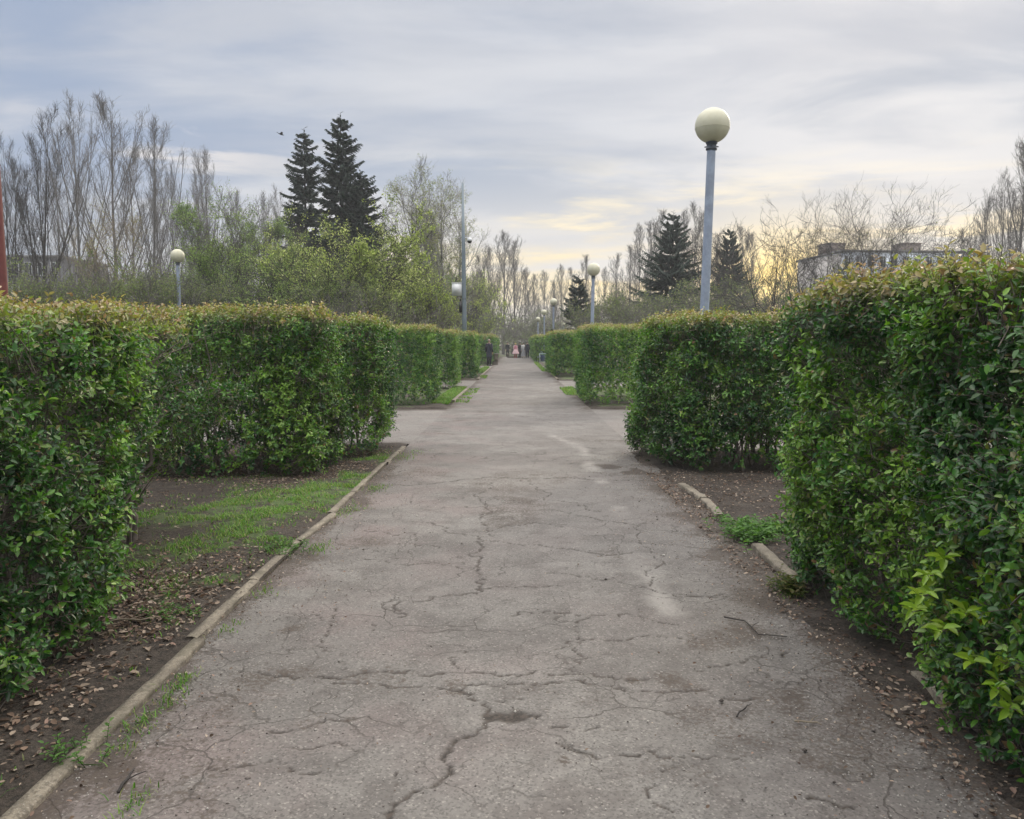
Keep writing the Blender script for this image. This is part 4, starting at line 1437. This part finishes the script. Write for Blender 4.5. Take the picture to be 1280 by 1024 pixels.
# trees coming into leaf
YG = [(.24, .27, .10), (.18, .22, .08), (.36, .37, .21), (.12, .15, .06)]
DG = [(.13, .18, .075), (.17, .22, .09), (.09, .13, .055), (.22, .26, .12)]
BG = [(.29, .34, .09), (.22, .27, .07), (.38, .41, .14)]
PG = [(.18, .23, .10), (.23, .28, .12), (.13, .18, .08)]
GB = "trees coming into leaf behind the left hedges"
t = broadleaf("round dark stemmed tree with yellow green blossom in front of the spruces", 331, 6.6, 6.4, GB, 15000, YG, .10, 2, M["bark_dark"], name="blossoming_tree", leaf_lo=.25); place(t, 447, 270, 31, 6.6, .5, .98)
t2 = broadleaf("low spreading tree with fresh green leaves behind the left hedge", 332, 4.6, 6.4, GB, 11500, DG, .08, 2, M["bark_dark"], name="leafing_tree"); place(t2, 352, 322, 29, 4.6, 1.0, 1.0)
t3 = broadleaf("yellow green willowy shrub close left of the camera pole", 333, 4.2, 3.8, GB, 12000, BG, .08, 3, bark=M["bark_grey"], name="leafing_tree", up=.4); place(t3, 530, 345, 42, 4.2, .3, .8)
t4 = broadleaf("tall pale green hazy tree behind the lone left globe lamp", 334, 9.5, 6.0, GB, 13000, PG, .085, 2, bark=M["bark_grey"], name="leafing_tree", up=.4); place(t4, 263, 258, 46, 9.5, .3, 1.1)
for (lb, src, HH, px, top, dp, rz, wx) in [
    ("pale green tree with thin crown left of the slim spruce", t4, 9.5, 306, 272, 48, 2.0, 1.15),
    ("green gnarled tree between the pale green trees and the blossoming tree", t2, 4.6, 300, 318, 33, 2.5, 1.0),
    ("yellow green bush below the blossoming tree, right side", t3, 4.2, 500, 350, 40, 2.0, .9),
    ("dull yellow green tree just right of the camera pole", t3, 4.2, 592, 350, 82, 4.0, .8),
    ("low green thicket tree at the foot of the lone lamp", t2, 4.6, 245, 345, 37, 4.0, 1.1),
    ("dim green tree behind the yellow green willowy shrub", t4, 9.5, 548, 318, 70, 5.0, .8),
    ("bright yellow green shrub peeping over the hedge by the pole foot", t3, 4.2, 549, 378, 44, 4.2, .8),
    ("second blossoming tree, smaller, left of the round blossoming tree", t, 6.6, 402, 300, 36, 3.6, .9),
    ("low green thicket tree under the slim spruce", t2, 4.6, 420, 345, 30, 5.2, 1.1),
    ("small green tree standing under the birches", t2, 4.6, 490, 330, 42, .4, 1.1),
]:
    l_, s_ = loc_scale(px, top, dp, src, wx)
    dup(src, lb, l_, rz, s_)

# birches
b1 = broadleaf("birch with drooping twigs and the first sparse leaves, right of the spruces", 341, 14, 7.5, "birches", 5200, [(.20, .22, .09), (.16, .18, .08), (.24, .22, .12)], .085, 1, M["bark_birch"], "birch_tree", .45, .2, .10, (16, 9, 6, 3), .1, ang=40)
place(b1, 508, 216, 60, 14, .2, 1.0)
l_, s_ = loc_scale(555, 224, 62, b1, .95)
dup(b1, "birch with drooping twigs directly left of the camera pole", l_, 2.4, s_)
l_, s_ = loc_scale(578, 262, 72, b1, .9)
dup(b1, "lower birch behind the camera pole", l_, 4.1, s_)
l_, s_ = loc_scale(530, 250, 74, b1, .95)
dup(b1, "dim birch in the gap between the two front birches", l_, 5.3, s_)

# tan twiggy tree and grey thicket on the left
tn = broadleaf("twiggy tan tree with upright shoots over the near left hedge", 351, 7, 4.4, "twiggy trees at left", 3200, [(.26, .20, .10), (.22, .19, .10), (.19, .20, .10)], .05, 3, M["bark_tan"], "twiggy_tree", .5, .15, 0, (9, 7, 5, 3), .2, ang=34, rm=.7)
place(tn, 133, 264, 33, 7, 0, .85)
GT = "grey green thicket bushes behind the hedges"
PT = [(.115, .14, .075), (.15, .165, .095), (.09, .115, .06), (.18, .19, .10)]
tb = broadleaf("grey green bush below the twiggy tan tree", 352, 3.2, 5.0, GT, 8000, PT, .075, 4, M["bark_grey"], "bush", .35, .05, 0, (8, 6, 4, 3), cat="bush")
place(tb, 150, 345, 29, 3.2, 0, 1.0)
tb2 = broadleaf("bare brownish grey bush at the foot of the right poplars", 353, 3.2, 4.6, GT, 3500, PT, .07, 4, M["bark_grey"], "bush", .35, .05, 0, (7, 5, 4, 3), cat="bush")
place(tb2, 775, 372, 42, 3.2, 0, 1.2)
for (lb, src, px, top, dp, rz, wx) in [
    ("grey green bush beside the dark multi stemmed trees", tb, 75, 345, 30, 1.1, 1.0),
    ("grey green bush left of the lone globe lamp post", tb, 196, 340, 34, 2.2, 1.0),
    ("grey green bush nearest the red post", tb, 25, 350, 33, 3.2, 1.0),
    ("grey bush right of the lone globe lamp post", tb, 275, 352, 31, 4.1, 1.0),
    ("grey bush under the low spreading green tree", tb2, 395, 362, 27, 5.0, 1.2),
    ("dark twiggy bush under the blossoming tree", tb2, 470, 362, 28, .8, 1.2),
    ("bare bush in the shade of the yellow green shrub", tb2, 515, 382, 30, 1.8, 1.1),
    ("grey bush right of the second globe lamp", tb, 765, 378, 48, 2.8, 1.2),
    ("grey green bush at the foot of the dark right spruce, left side", tb, 805, 370, 50, 3.8, 1.3),
    ("grey bush at the foot of the dark right spruce, right side", tb2, 868, 352, 46, 4.8, 1.2),
    ("grey bush behind the large lamp post", tb2, 905, 358, 40, 5.8, 1.2),
    ("grey bush under the crooked bare tree", tb2, 940, 362, 44, .3, 1.2),
    ("dim bush between the small layered spruce and the hedge", tb2, 702, 390, 118, 1.3, 1.8),
    ("dim bush left of the third lamp of the right row", tb2, 664, 400, 124, 2.3, 2.0),
    ("dim grey bush at the left side of the path end", tb, 604, 390, 100, 3.3, 1.6),
    ("dim grey bush in the middle of the path end", tb2, 640, 400, 118, 4.3, 2.0),
    ("grey bush before the apartment block, left", tb2, 1000, 352, 52, 5.3, 1.5),
    ("grey bush before the apartment block, right", tb2, 1110, 340, 60, 2.0, 1.8),
    ("bush behind the top of the near right hedge", tb2, 1205, 332, 58, 3.0, 1.6),
    ("dim green bush beyond the foot of the camera pole", tb, 583, 392, 88, .9, 1.4),
]:
    l_, s_ = loc_scale(px, top, dp, src, wx)
    dup(src, lb, l_, rz, s_)

# crooked bare trees on the right
GC = "bare crooked trees on the right"
c1 = broadleaf("dark crooked bare tree against the yellow glow, right of the smaller spruce", 361, 6.6, 5.0, GC, 0, None, 0, 2, M["bark_dark"], "bare_tree", .25, .22, 0, (7, 6, 4, 2), ang=50, lean=(-.5, 0), jit=.17, rm=.9)
place(c1, 968, 282, 38, 6.6, 0, 1.0)
c2 = broadleaf("wide bare tree with an open crown before the apartment block", 362, 8.4, 8.0, GC, 260, [(.24, .24, .10)], .06, 3, M["bark_dark"], "bare_tree", .3, .2, 0, (8, 6, 5, 3), ang=44, jit=.11, rm=.75)
place(c2, 1082, 252, 46, 8.4, .3, 1.0)
for (lb, src, HH, px, top, dp, rz, wx) in [
    ("bare tree before the left end of the apartment block", c2, 8.4, 1025, 258, 50, 2.0, .9),
    ("bare tree over the middle of the apartment block roof", c2, 8.4, 1120, 262, 54, 3.6, .9),
    ("low bare tree before the right rooftop house", c2, 8.4, 1165, 282, 58, 5.0, .9),
    ("small crooked bare tree, second beside the yellow glow", c1, 6.6, 1003, 300, 42, 2.2, 1.1),
    ("bare tree in front of the right end of the apartment block", c1, 6.6, 1195, 296, 56, 4.0, 1.2),
    ("dim bare tree behind the post of the large lamp", c1, 6.6, 893, 300, 60, 1.4, 1.4),
]:
    l_, s_ = loc_scale(px, top, dp, src, wx)
    dup(src, lb, l_, rz, s_)

# far wood closing the view: one mass
r_ = np.random.default_rng(71)
mb = MB(); nT = 360
tx = r_.uniform(-150, 165, nT); ty = r_.uniform(140, 215, nT)
hh_ = r_.uniform(6, 13.5, nT) * (.75 + .5 * vnoise(np.stack([tx, ty * 0, ty * 0], -1), .05, 3))
P = np.stack([tx, ty, np.zeros(nT)], -1)[:, None] + np.zeros((1, 6, 1))
for i in range(1, 6):
    P[:, i] = P[:, i - 1] + np.stack([r_.normal(size=nT) * .2, r_.normal(size=nT) * .2, hh_ / 5], -1)
R = np.linspace(1, .15, 6)[None] * (.012 * hh_)[:, None]
mb.tubes(P, R, 4)
P1, R1 = grow(P, R, 14, .08, .98, 36, lambda t, l: l * (.14 + .24 * (1 - t)), 4, .4, .12, .5, r_)
mb.tubes(P1, R1, 3)
P2, R2 = grow(P1, R1, 6, .1, 1, 40, lambda t, l: .3 + .45 * l, 3, .3, .15, .6, r_)
R2 = np.maximum(R2, .014)
mb.tubes(P2, R2, 3)
wood = thing("far_wood", "far grey wood of bare trees along the horizon", "wood", (0, 0, 0))
wood["kind"] = "stuff"
mb.build("branches", M["bark_grey"], wood)
# undergrowth and first green of that wood
n = 60000
x = r_.uniform(-150, 165, n); y = r_.uniform(125, 210, n)
zt = .2 + 5.2 * r_.random(n) ** 1.6 * (.4 + 1.2 * fbm(np.stack([x, y, x * 0], -1), .08, 6))
pal = np.array([(.10, .105, .07), (.13, .14, .07), (.08, .085, .06), (.12, .105, .08)])
mb = MB()
L = r_.uniform(.25, .55, n)
mb.leaves(np.stack([x, y, zt], -1), r_.normal(size=(n, 3)), r_.normal(size=(n, 3)) + UP * .4, L, L * .5, pal[r_.integers(0, 4, n)])
mb.build("undergrowth", M["tree_leaf"], wood)
for ch in wood.children: ch["kind"] = "stuff"

# ------------------------------------------------------------------ buildings
M["wall_blue"] = plain("panel_wall_blue", (.74, .80, .88), .8, 0, .12, .6)
M["wall_end"] = plain("panel_wall_end", (.46, .43, .41), .85, 0, .2, .6)
M["brick_box"] = plain("rooftop_brick", (.36, .29, .26), .85, 0, .3, 2)
M["glass"] = plain("window_glass", (.05, .06, .075), .12, 0, .3, 1)
M["frame"] = plain("window_frame", (.62, .63, .65), .5, 0, .1)
M["roof"] = plain("roof_felt", (.22, .21, .21), .9, 0, .3, .8)
M["wall_dark"] = plain("grey_render", (.13, .13, .145), .85, 0, .25, .6)


def block(label, pa, pb, depth, dz, nfl, nwin, wm, em, rooftops, name="apartment_building", skew=0.0):
    a = at(pa[0], pa[1], depth); bb = at(pb[0], pb[1], depth + skew)
    H = a[2]
    L = math.hypot(bb[0] - a[0], bb[1] - a[1])
    rz = math.atan2(bb[1] - a[1], bb[0] - a[0])
    o = thing(name, label, "building", (a[0], a[1], -.03), (0, 0, rz))
    mb = MB(); mb.box((L / 2, dz / 2, H / 2), (L, dz, H))
    for k in range(1, nfl): mb.box((L / 2, -.012, H * k / nfl), (L, .024, .06))
    for k in range(1, nwin): mb.box((L * k / nwin, -.008, H / 2), (.06, .016, H - .1))
    mb.build("wall", wm, o)
    mb = MB(); mb.box((-.06, dz / 2, H / 2 - .05), (.12, dz - .1, H - .1))
    mb.build("end_wall", em, o)
    mb = MB(); mb.box((L / 2, dz / 2, H + .15), (L + .5, dz + .5, .3)); rf = mb.build("roof", M["roof"], o)
    for (t, w_, d_, h_) in rooftops:
        mb = MB(); mb.box((L * t, dz * .4, H + .3 + h_ / 2), (w_, d_, h_)); mb.box((L * t, dz * .4, H + .3 + h_ + .06), (w_ + .3, d_ + .3, .12))
        mb.build("rooftop_house", M["brick_box"], rf)
    for fl in range(nfl):
        for k in range(nwin):
            cx = L * (k + .5) / nwin; cz = H * (fl + .55) / nfl
            wd, hg = min(1.7, L / nwin * .55), H / nfl * .5
            mb = MB()
            for (dx, dz_, sx, sz) in [(-wd / 2, 0, .09, hg), (wd / 2, 0, .09, hg), (0, hg / 2 + .04, wd + .09, .08), (0, -hg / 2 - .04, wd + .15, .08), (wd * .12, 0, .06, hg - .002)]:
                mb.box((cx + dx, -.035, cz + dz_), (sx, .07, sz))
            wf = mb.build("window", M["frame"], o)
            mb = MB(); mb.box((cx, -.017, cz), (wd - .1, .03, hg - .004)); mb.build("pane", M["glass"], wf)
    return o


block("bluish white apartment block with rooftop houses behind the right bare trees", (1052, 315), (1226, 319), 108, 13.5, 5, 12, M["wall_blue"], M["wall_end"], [(.06, 2.4, 3, 1.3), (.62, 2.5, 3, 1.4)], skew=1.5)
block("dim grey building behind the dark multi stemmed trees at left", (-40, 322), (76, 318), 104, 12, 4, 7, M["wall_dark"], M["wall_dark"], [])

# ------------------------------------------------------------------ people
M["skin"] = plain("skin", (.46, .29, .21), .55, 0, .08)
M["navy"] = plain("navy_cloth", (.012, .016, .035), .85, 0, .3)
M["dark_cloth"] = plain("dark_cloth", (.016, .017, .022), .85, 0, .3)
M["pink"] = plain("pink_cloth", (.62, .25, .33), .8, 0, .15)
M["pale_pink"] = plain("pale_pink_cloth", (.72, .48, .52), .8, 0, .15)
M["red_cloth"] = plain("red_cloth", (.36, .05, .06), .8, 0, .2)
M["white_cloth"] = plain("white_cloth", (.62, .62, .63), .85, 0, .1)
M["grey_print"] = plain("grey_print_cloth", (.46, .46, .50), .85, 0, .6, 16)
M["hair_grey"] = plain("light_hair", (.33, .27, .21), .7, 0, .3, 20)
M["hair_dark"] = plain("dark_hair", (.025, .02, .018), .6, 0, .3, 20)
M["hair_blond"] = plain("blond_hair", (.62, .48, .14), .6, 0, .25, 20)


def skinned(name, verts, edges, rad, mat, parent, sub=2):
    me = bpy.data.meshes.new(name)
    me.from_pydata([tuple(v) for v in verts], edges, [])
    o = bpy.data.objects.new(name, me); COL.objects.link(o)
    o.parent = parent
    me.materials.append(mat)
    md = o.modifiers.new("skin", "SKIN"); md.use_smooth_shade = True
    if not me.skin_vertices: return o
    for i, rr in enumerate(rad):
        d_ = me.skin_vertices[0].data[i]
        d_.radius = rr if isinstance(rr, tuple) else (rr, rr)
        d_.use_root = i == 0
    s_ = o.modifiers.new("sub", "SUBSURF"); s_.levels = sub; s_.render_levels = sub
    return o


def person(label, loc, rz, H, outfit, stride=.12, arm=.05):
    o = thing("person", label, "person", loc, (0, 0, rz))
    s = H / 1.74
    o.scale = (s, s, s)
    V = [(0, 0, .94), (0, .005, 1.10), (0, 0, 1.28), (0, .01, 1.42), (0, -.005, 1.50), (0, -.02, 1.56), (0, -.012, 1.65), (0, 0, 1.725)]
    R = [(.145, .10), (.125, .09), (.15, .10), (.10, .075), .052, (.068, .075), (.078, .095), (.05, .06)]
    E = [(i, i + 1) for i in range(7)]
    for sd in (-1, 1):
        b = len(V)
        V += [(sd * .175, .01, 1.41), (sd * .225, .03 + arm * .3 * sd, 1.14), (sd * .235, -.05 - arm * sd, .90), (sd * .235, -.065 - arm * sd, .83)]
        R += [.058, .044, .030, (.018, .036)]
        E += [(3, b), (b, b + 1), (b + 1, b + 2), (b + 2, b + 3)]
        for q, (dy, ln) in enumerate([(-.036, .068), (-.014, .082), (.008, .086), (.030, .070)]):
            c = len(V); yy = -.065 - arm * sd + dy
            V += [(sd * .235, yy, .795), (sd * .228, yy - .004, .795 - ln * .5), (sd * .216, yy - .002, .795 - ln * .92)]
            R += [.0105, .0095, .008]
            E += [(b + 3, c), (c, c + 1), (c + 1, c + 2)]
        c = len(V)
        V += [(sd * .222, -.112 - arm * sd, .845), (sd * .214, -.128 - arm * sd, .805)]
        R += [.0115, .009]; E += [(b + 2, c), (c, c + 1)]
        b = len(V); st = stride * sd
        V += [(sd * .09, 0, .88), (sd * .10, -.02 - st * .6, .49), (sd * .10, .03 - st, .10), (sd * .105, -.10 - st, .035)]
        R += [.092, .058, .042, (.042, .03)]
        E += [(0, b), (b, b + 1), (b + 1, b + 2), (b + 2, b + 3)]
    # nose
    b = len(V); V += [(0, -.115, 1.635)]; R += [.012]; E += [(6, b)]
    skinned("body", V, E, R, M["skin"], o)
    hc, upper, lower, shoe = outfit["hair"], outfit["upper"], outfit["lower"], outfit.get("shoe", M["black"])
    mb = MB()
    a = np.linspace(-.25 if not outfit.get("long") else -1.0, math.pi / 2, 9)
    mb.lathe([(.098 * math.cos(t) + .003, 1.655 + .095 * math.sin(t) - (.06 * (t < -.3))) for t in a], (0, .018, 0), 18, None, .92, 1.06)
    mb.build("hair", hc, o, True)
    for sd in (-1, 1):
        mb = MB(); mb.lathe([(.0001, .012), (.009, .008), (.012, 0), (.009, -.008), (.0001, -.012)], (sd * .031, -.098, 1.655), 10)
        mb.build("eye", M["black"], o, True)
    hem = outfit["hem"]; fl = outfit.get("flare", .19)
    mb = MB()
    prof = [(fl, hem), (fl - .006, hem + .02)] + ([(.20, .70)] if hem < .62 and fl > .25 else []) + [(.178, .92), (.158, 1.10), (.185, 1.30), (.175, 1.40), (.10, 1.475), (.062, 1.50)]
    if hem > .9: prof = [(.178, hem)] + prof[3:] if len(prof) > 8 else [(.178, hem), (.158, 1.10), (.185, 1.30), (.175, 1.40), (.10, 1.475), (.062, 1.50)]
    mb.lathe(prof, (0, .005, 0), 24, None, 1.0, .74)
    mb.build(outfit.get("uname", "coat"), upper, o, True)
    for sd in (-1, 1):
        mb = MB()
        mb.tubes(np.array([[(sd * .13, .01, 1.43), (sd * .19, .012, 1.38), (sd * .228, .03 + arm * .3 * sd, 1.14), (sd * .236, -.045 - arm * sd, .91)]]), np.array([[.07, .076, .062, .05]]), 12, None, True)
        mb.build("sleeve", outfit.get("sleeve", upper), o, True)
    if lower is not None:
        for sd in (-1, 1):
            st = stride * sd
            mb = MB()
            mb.tubes(np.array([[(sd * .085, 0, .95), (sd * .093, 0, .80), (sd * .10, -.02 - st * .6, .49), (sd * .10, .03 - st, .075)]]), np.array([[.10, .108, .082, .066]]), 14, None, True)
            mb.build("trouser_leg", lower, o, True)
    for sd in (-1, 1):
        st = stride * sd
        mb = MB()
        mb.tubes(np.array([[(sd * .10, .085 - st, .055), (sd * .10, .02 - st, .07), (sd * .104, -.10 - st, .05), (sd * .107, -.165 - st, .035)]]), np.array([[.045, .055, .05, .03]]), 12, None, True)
        mb.build("shoe", shoe, o, True)
    if outfit.get("skirt"):
        mb = MB()
        m_, h0, h1, r0, r1 = outfit["skirt"]
        seg = 40; zz = np.linspace(h1, h0, 8)
        V_ = []
        for i, z in enumerate(zz):
            t = i / 7; a = np.arange(seg) * 2 * math.pi / seg
            rr = (r1 + (r0 - r1) * t ** .8) * (1 + .10 * t * np.cos(a * 9 + i * .3))
            V_.append(np.stack([rr * np.cos(a), rr * np.sin(a) * .85, np.full(seg, z) + .02 * t * np.sin(a * 9)], -1))
        V_ = np.array(V_); idx = np.arange(8 * seg).reshape(8, seg); j = (np.arange(seg) + 1) % seg
        mb.add(V_.reshape(-1, 3), np.stack([idx[:-1], idx[:-1][:, j], idx[1:][:, j], idx[1:]], -1).reshape(-1, 4))
        mb.build("skirt", m_, o, True)
    return o


q = ground(611.5, 457.5)
person("man in a long dark coat standing by the farthest left hedge", (q[0], q[1], .02), 2.7, 1.80, D(hair=M["hair_grey"], upper=M["navy"], lower=M["dark_cloth"], hem=.55, flare=.21), .03, .02)
ye = 84.0
o = person("girl in a flared pink dress at the path end", (at(644.5, 440, ye)[0], ye, .02), .3, 1.56, D(hair=M["hair_blond"], long=True, upper=M["pink"], lower=M["red_cloth"], hem=.92, uname="bodice", shoe=M["red_cloth"], skirt=(M["pale_pink"], .52, 1.02, .42, .16), sleeve=M["pale_pink"]), .05)
person("walker in dark clothes between the pink dress and the white dress", (at(650, 440, 85.5)[0], 85.5, .02), 3.0, 1.66, D(hair=M["hair_dark"], upper=M["dark_cloth"], lower=M["dark_cloth"], hem=.75), .1)
person("woman in white top and grey print skirt walking away at the path end", (at(654.4, 440, ye - 1)[0], ye - 1, .02), 3.1, 1.62, D(hair=M["hair_dark"], upper=M["white_cloth"], lower=None, hem=.92, uname="blouse", skirt=(M["grey_print"], .22, 1.0, .27, .17)), .06)
person("walker in navy clothes, rightmost at the path end", (at(659, 440, ye - 1.5)[0], ye - 1.5, .02), 3.2, 1.72, D(hair=M["hair_dark"], upper=M["navy"], lower=M["navy"], hem=.66, flare=.2), .08)
for i, (px, lb) in enumerate([(634.5, "dark clothed bystander on the left of the girl in pink")]):
    person(lb, (at(px, 440, 92 + i)[0], 92 + i, .0), .5 + i, 1.7, D(hair=M["hair_dark"], upper=(M["dark_cloth"], M["grey_print"])[i], lower=M["dark_cloth"], hem=.7), .06)

# low pale edging and end of the path
mb = MB(); q = at(643, 446, 87)
mb.box((q[0], 87, .10), (1.55, .25, .20)); mb.box((q[0], 87, .212), (1.6, .3, .03))
for sg in (-1, 1): mb.box((q[0] + sg * .72, 87, .36), (.16, .22, .26))
tag(mb.build("stone_edging", M["kerb"]), "low pale stone edging with end blocks behind the girl in pink", "edging")

# litter bins
M["blue_bin"] = plain("blue_bin_paint", (.05, .10, .20), .5, 0, .25)
M["pale_metal"] = plain("pale_blue_metal", (.55, .64, .68), .5, 0, .1)
q = ground(677.5, 453.0)
o = thing("litter_bin", "dark blue litter bin hung in a pale frame by the right hedge", "litter bin", (q[0], q[1], 0), (0, 0, .2))
mb = MB(); mb.lathe([(.12, .12), (.15, .16), (.18, .60), (.19, .62), (.17, .61), (.14, .18)], (0.05, 0, 0), 20); mb.build("bucket", M["blue_bin"], o, True)
mb = MB()
for sg in (-1, 1): mb.tubes(np.array([[[sg * .25 + .05, 0, 0], [sg * .25 + .05, 0, .70]]]), np.array([[.022, .022]]), 8, None, True)
mb.box((.05, 0, .70), (.56, .05, .045)); mb.box((.05, 0, .03), (.56, .05, .04)); mb.tubes(np.array([[[-.2, 0, .5], [.3, 0, .5]]]), np.array([[.012, .012]]), 6)
mb.build("frame", M["pale_metal"], o)
q = ground(672.5, 452.6)
o = thing("bench", "pale slatted bench end beside the blue litter bin", "bench", (q[0] + .05, q[1] + .5, 0), (0, 0, -1.45))
for k in range(4):
    mb = MB(); mb.box((0, -.18 + k * .12, .45), (1.5, .095, .035)); mb.build("seat_slat", M["pale_metal"], o)
for k in range(3):
    mb = MB(); mb.box((0, .26 + k * .03, .56 + k * .13), (1.5, .03, .10)); mb.build("back_slat", M["pale_metal"], o)
for sg in (-1, 1):
    mb = MB(); mb.box((sg * .6, -.16, .21), (.06, .06, .42)); mb.box((sg * .6, .22, .43), (.055, .06, .86)); mb.box((sg * .6, .03, .40), (.05, .42, .05)); mb.build("leg_frame", M["pale_metal"], o)
q = ground(618.5, 456.0)
o = thing("litter_bin", "beige concrete litter bin right of the man in the dark coat", "litter bin", (q[0], q[1] + .3, 0))
mb = MB(); mb.lathe([(.20, 0), (.22, .04), (.20, .10), (.27, .70), (.30, .74), (.30, .80), (.26, .80), (.22, .2)], (0, 0, 0), 8); mb.build("urn", M["kerb"], o)
mb = MB(); mb.lathe([(.25, .76), (.25, .815), (.235, .815), (.235, .78)], (0, 0, 0), 16); mb.build("liner", M["cup"], o)

# ------------------------------------------------------------------ bird
q = at(351, 168, 40)
o = thing("bird", "small dark bird flying in the sky left of the spruces", "bird", tuple(q), (0, .35, .5))
skinned("body", [(0, 0, 0), (.07, 0, .01), (.12, 0, .025), (.155, 0, .02), (-.08, 0, -.005), (-.13, 0, 0)], [(0, 1), (1, 2), (2, 3), (0, 4), (4, 5)], [.034, .032, .022, .006, .024, .010], M["black"], o, 1)
mb = MB()
for sg, nm in ((1, "wing"), (-1, "wing")):
    mb = MB()
    up_ = [(.05, 0, .015), (.07, .08, .06), (.04, .16, .075), (-.02, .24, .06)]
    lo_ = [(-.05, 0, .01), (-.05, .08, .05), (-.04, .15, .065), (-.035, .235, .056)]
    P_ = np.array([[(x_, y_ * sg, z_) for (x_, y_, z_) in up_], [(x_, y_ * sg, z_) for (x_, y_, z_) in lo_]])
    top = P_ + [0, 0, .004]; bot = P_ - [0, 0, .004]
    V_ = np.concatenate([top.reshape(-1, 3), bot.reshape(-1, 3)])
    f_ = [[i, i + 1, i + 5, i + 4] for i in range(3)] + [[8 + i, 12 + i, 13 + i, 9 + i] for i in range(3)] + [[i, 8 + i, 9 + i, i + 1] for i in range(3)] + [[4 + i, 5 + i, 13 + i, 12 + i] for i in range(3)] + [[3, 11, 15, 7]]
    mb.add(V_, f_); mb.build(nm, M["black"], o)
mb = MB(); mb.add([(-.11, .012, .004), (-.11, -.012, .004), (-.21, -.04, .004), (-.21, .04, .004), (-.11, .012, -.004), (-.11, -.012, -.004), (-.21, -.04, -.002), (-.21, .04, -.002)],
                  [[0, 1, 2, 3], [7, 6, 5, 4], [0, 4, 5, 1], [1, 5, 6, 2], [2, 6, 7, 3], [3, 7, 4, 0]]); mb.build("tail", M["black"], o)

# ------------------------------------------------------------------ haze
HAZE = .0008
if HAZE:
    m = bpy.data.materials.new("haze_air"); m.use_nodes = True
    nt = m.node_tree; nt.nodes.clear()
    out = nt.nodes.new("ShaderNodeOutputMaterial"); v = nt.nodes.new("ShaderNodeVolumePrincipled")
    v.inputs["Color"].default_value = (.93, .95, 1.0, 1)
    v.inputs["Density"].default_value = HAZE
    v.inputs["Anisotropy"].default_value = .2
    nt.links.new(v.outputs[0], out.inputs["Volume"])
    mb = MB(); mb.box((0, 180, 15.5), (660, 500, 33))
    hz = mb.build("haze", m)
    hz["kind"] = "stuff"; hz["label"] = "thin evening haze over the park"; hz["category"] = "haze"

# ------------------------------------------------------------------ render settings
vs = scene.view_settings
vs.view_transform = "Standard"
vs.look = "None"
vs.exposure = 0.12
vs.gamma = 1.0
cy = scene.cycles
cy.max_bounces = 6
cy.diffuse_bounces = 3
cy.glossy_bounces = 2
cy.transmission_bounces = 3
cy.transparent_max_bounces = 4
cy.volume_bounces = 1
cy.use_denoising = True
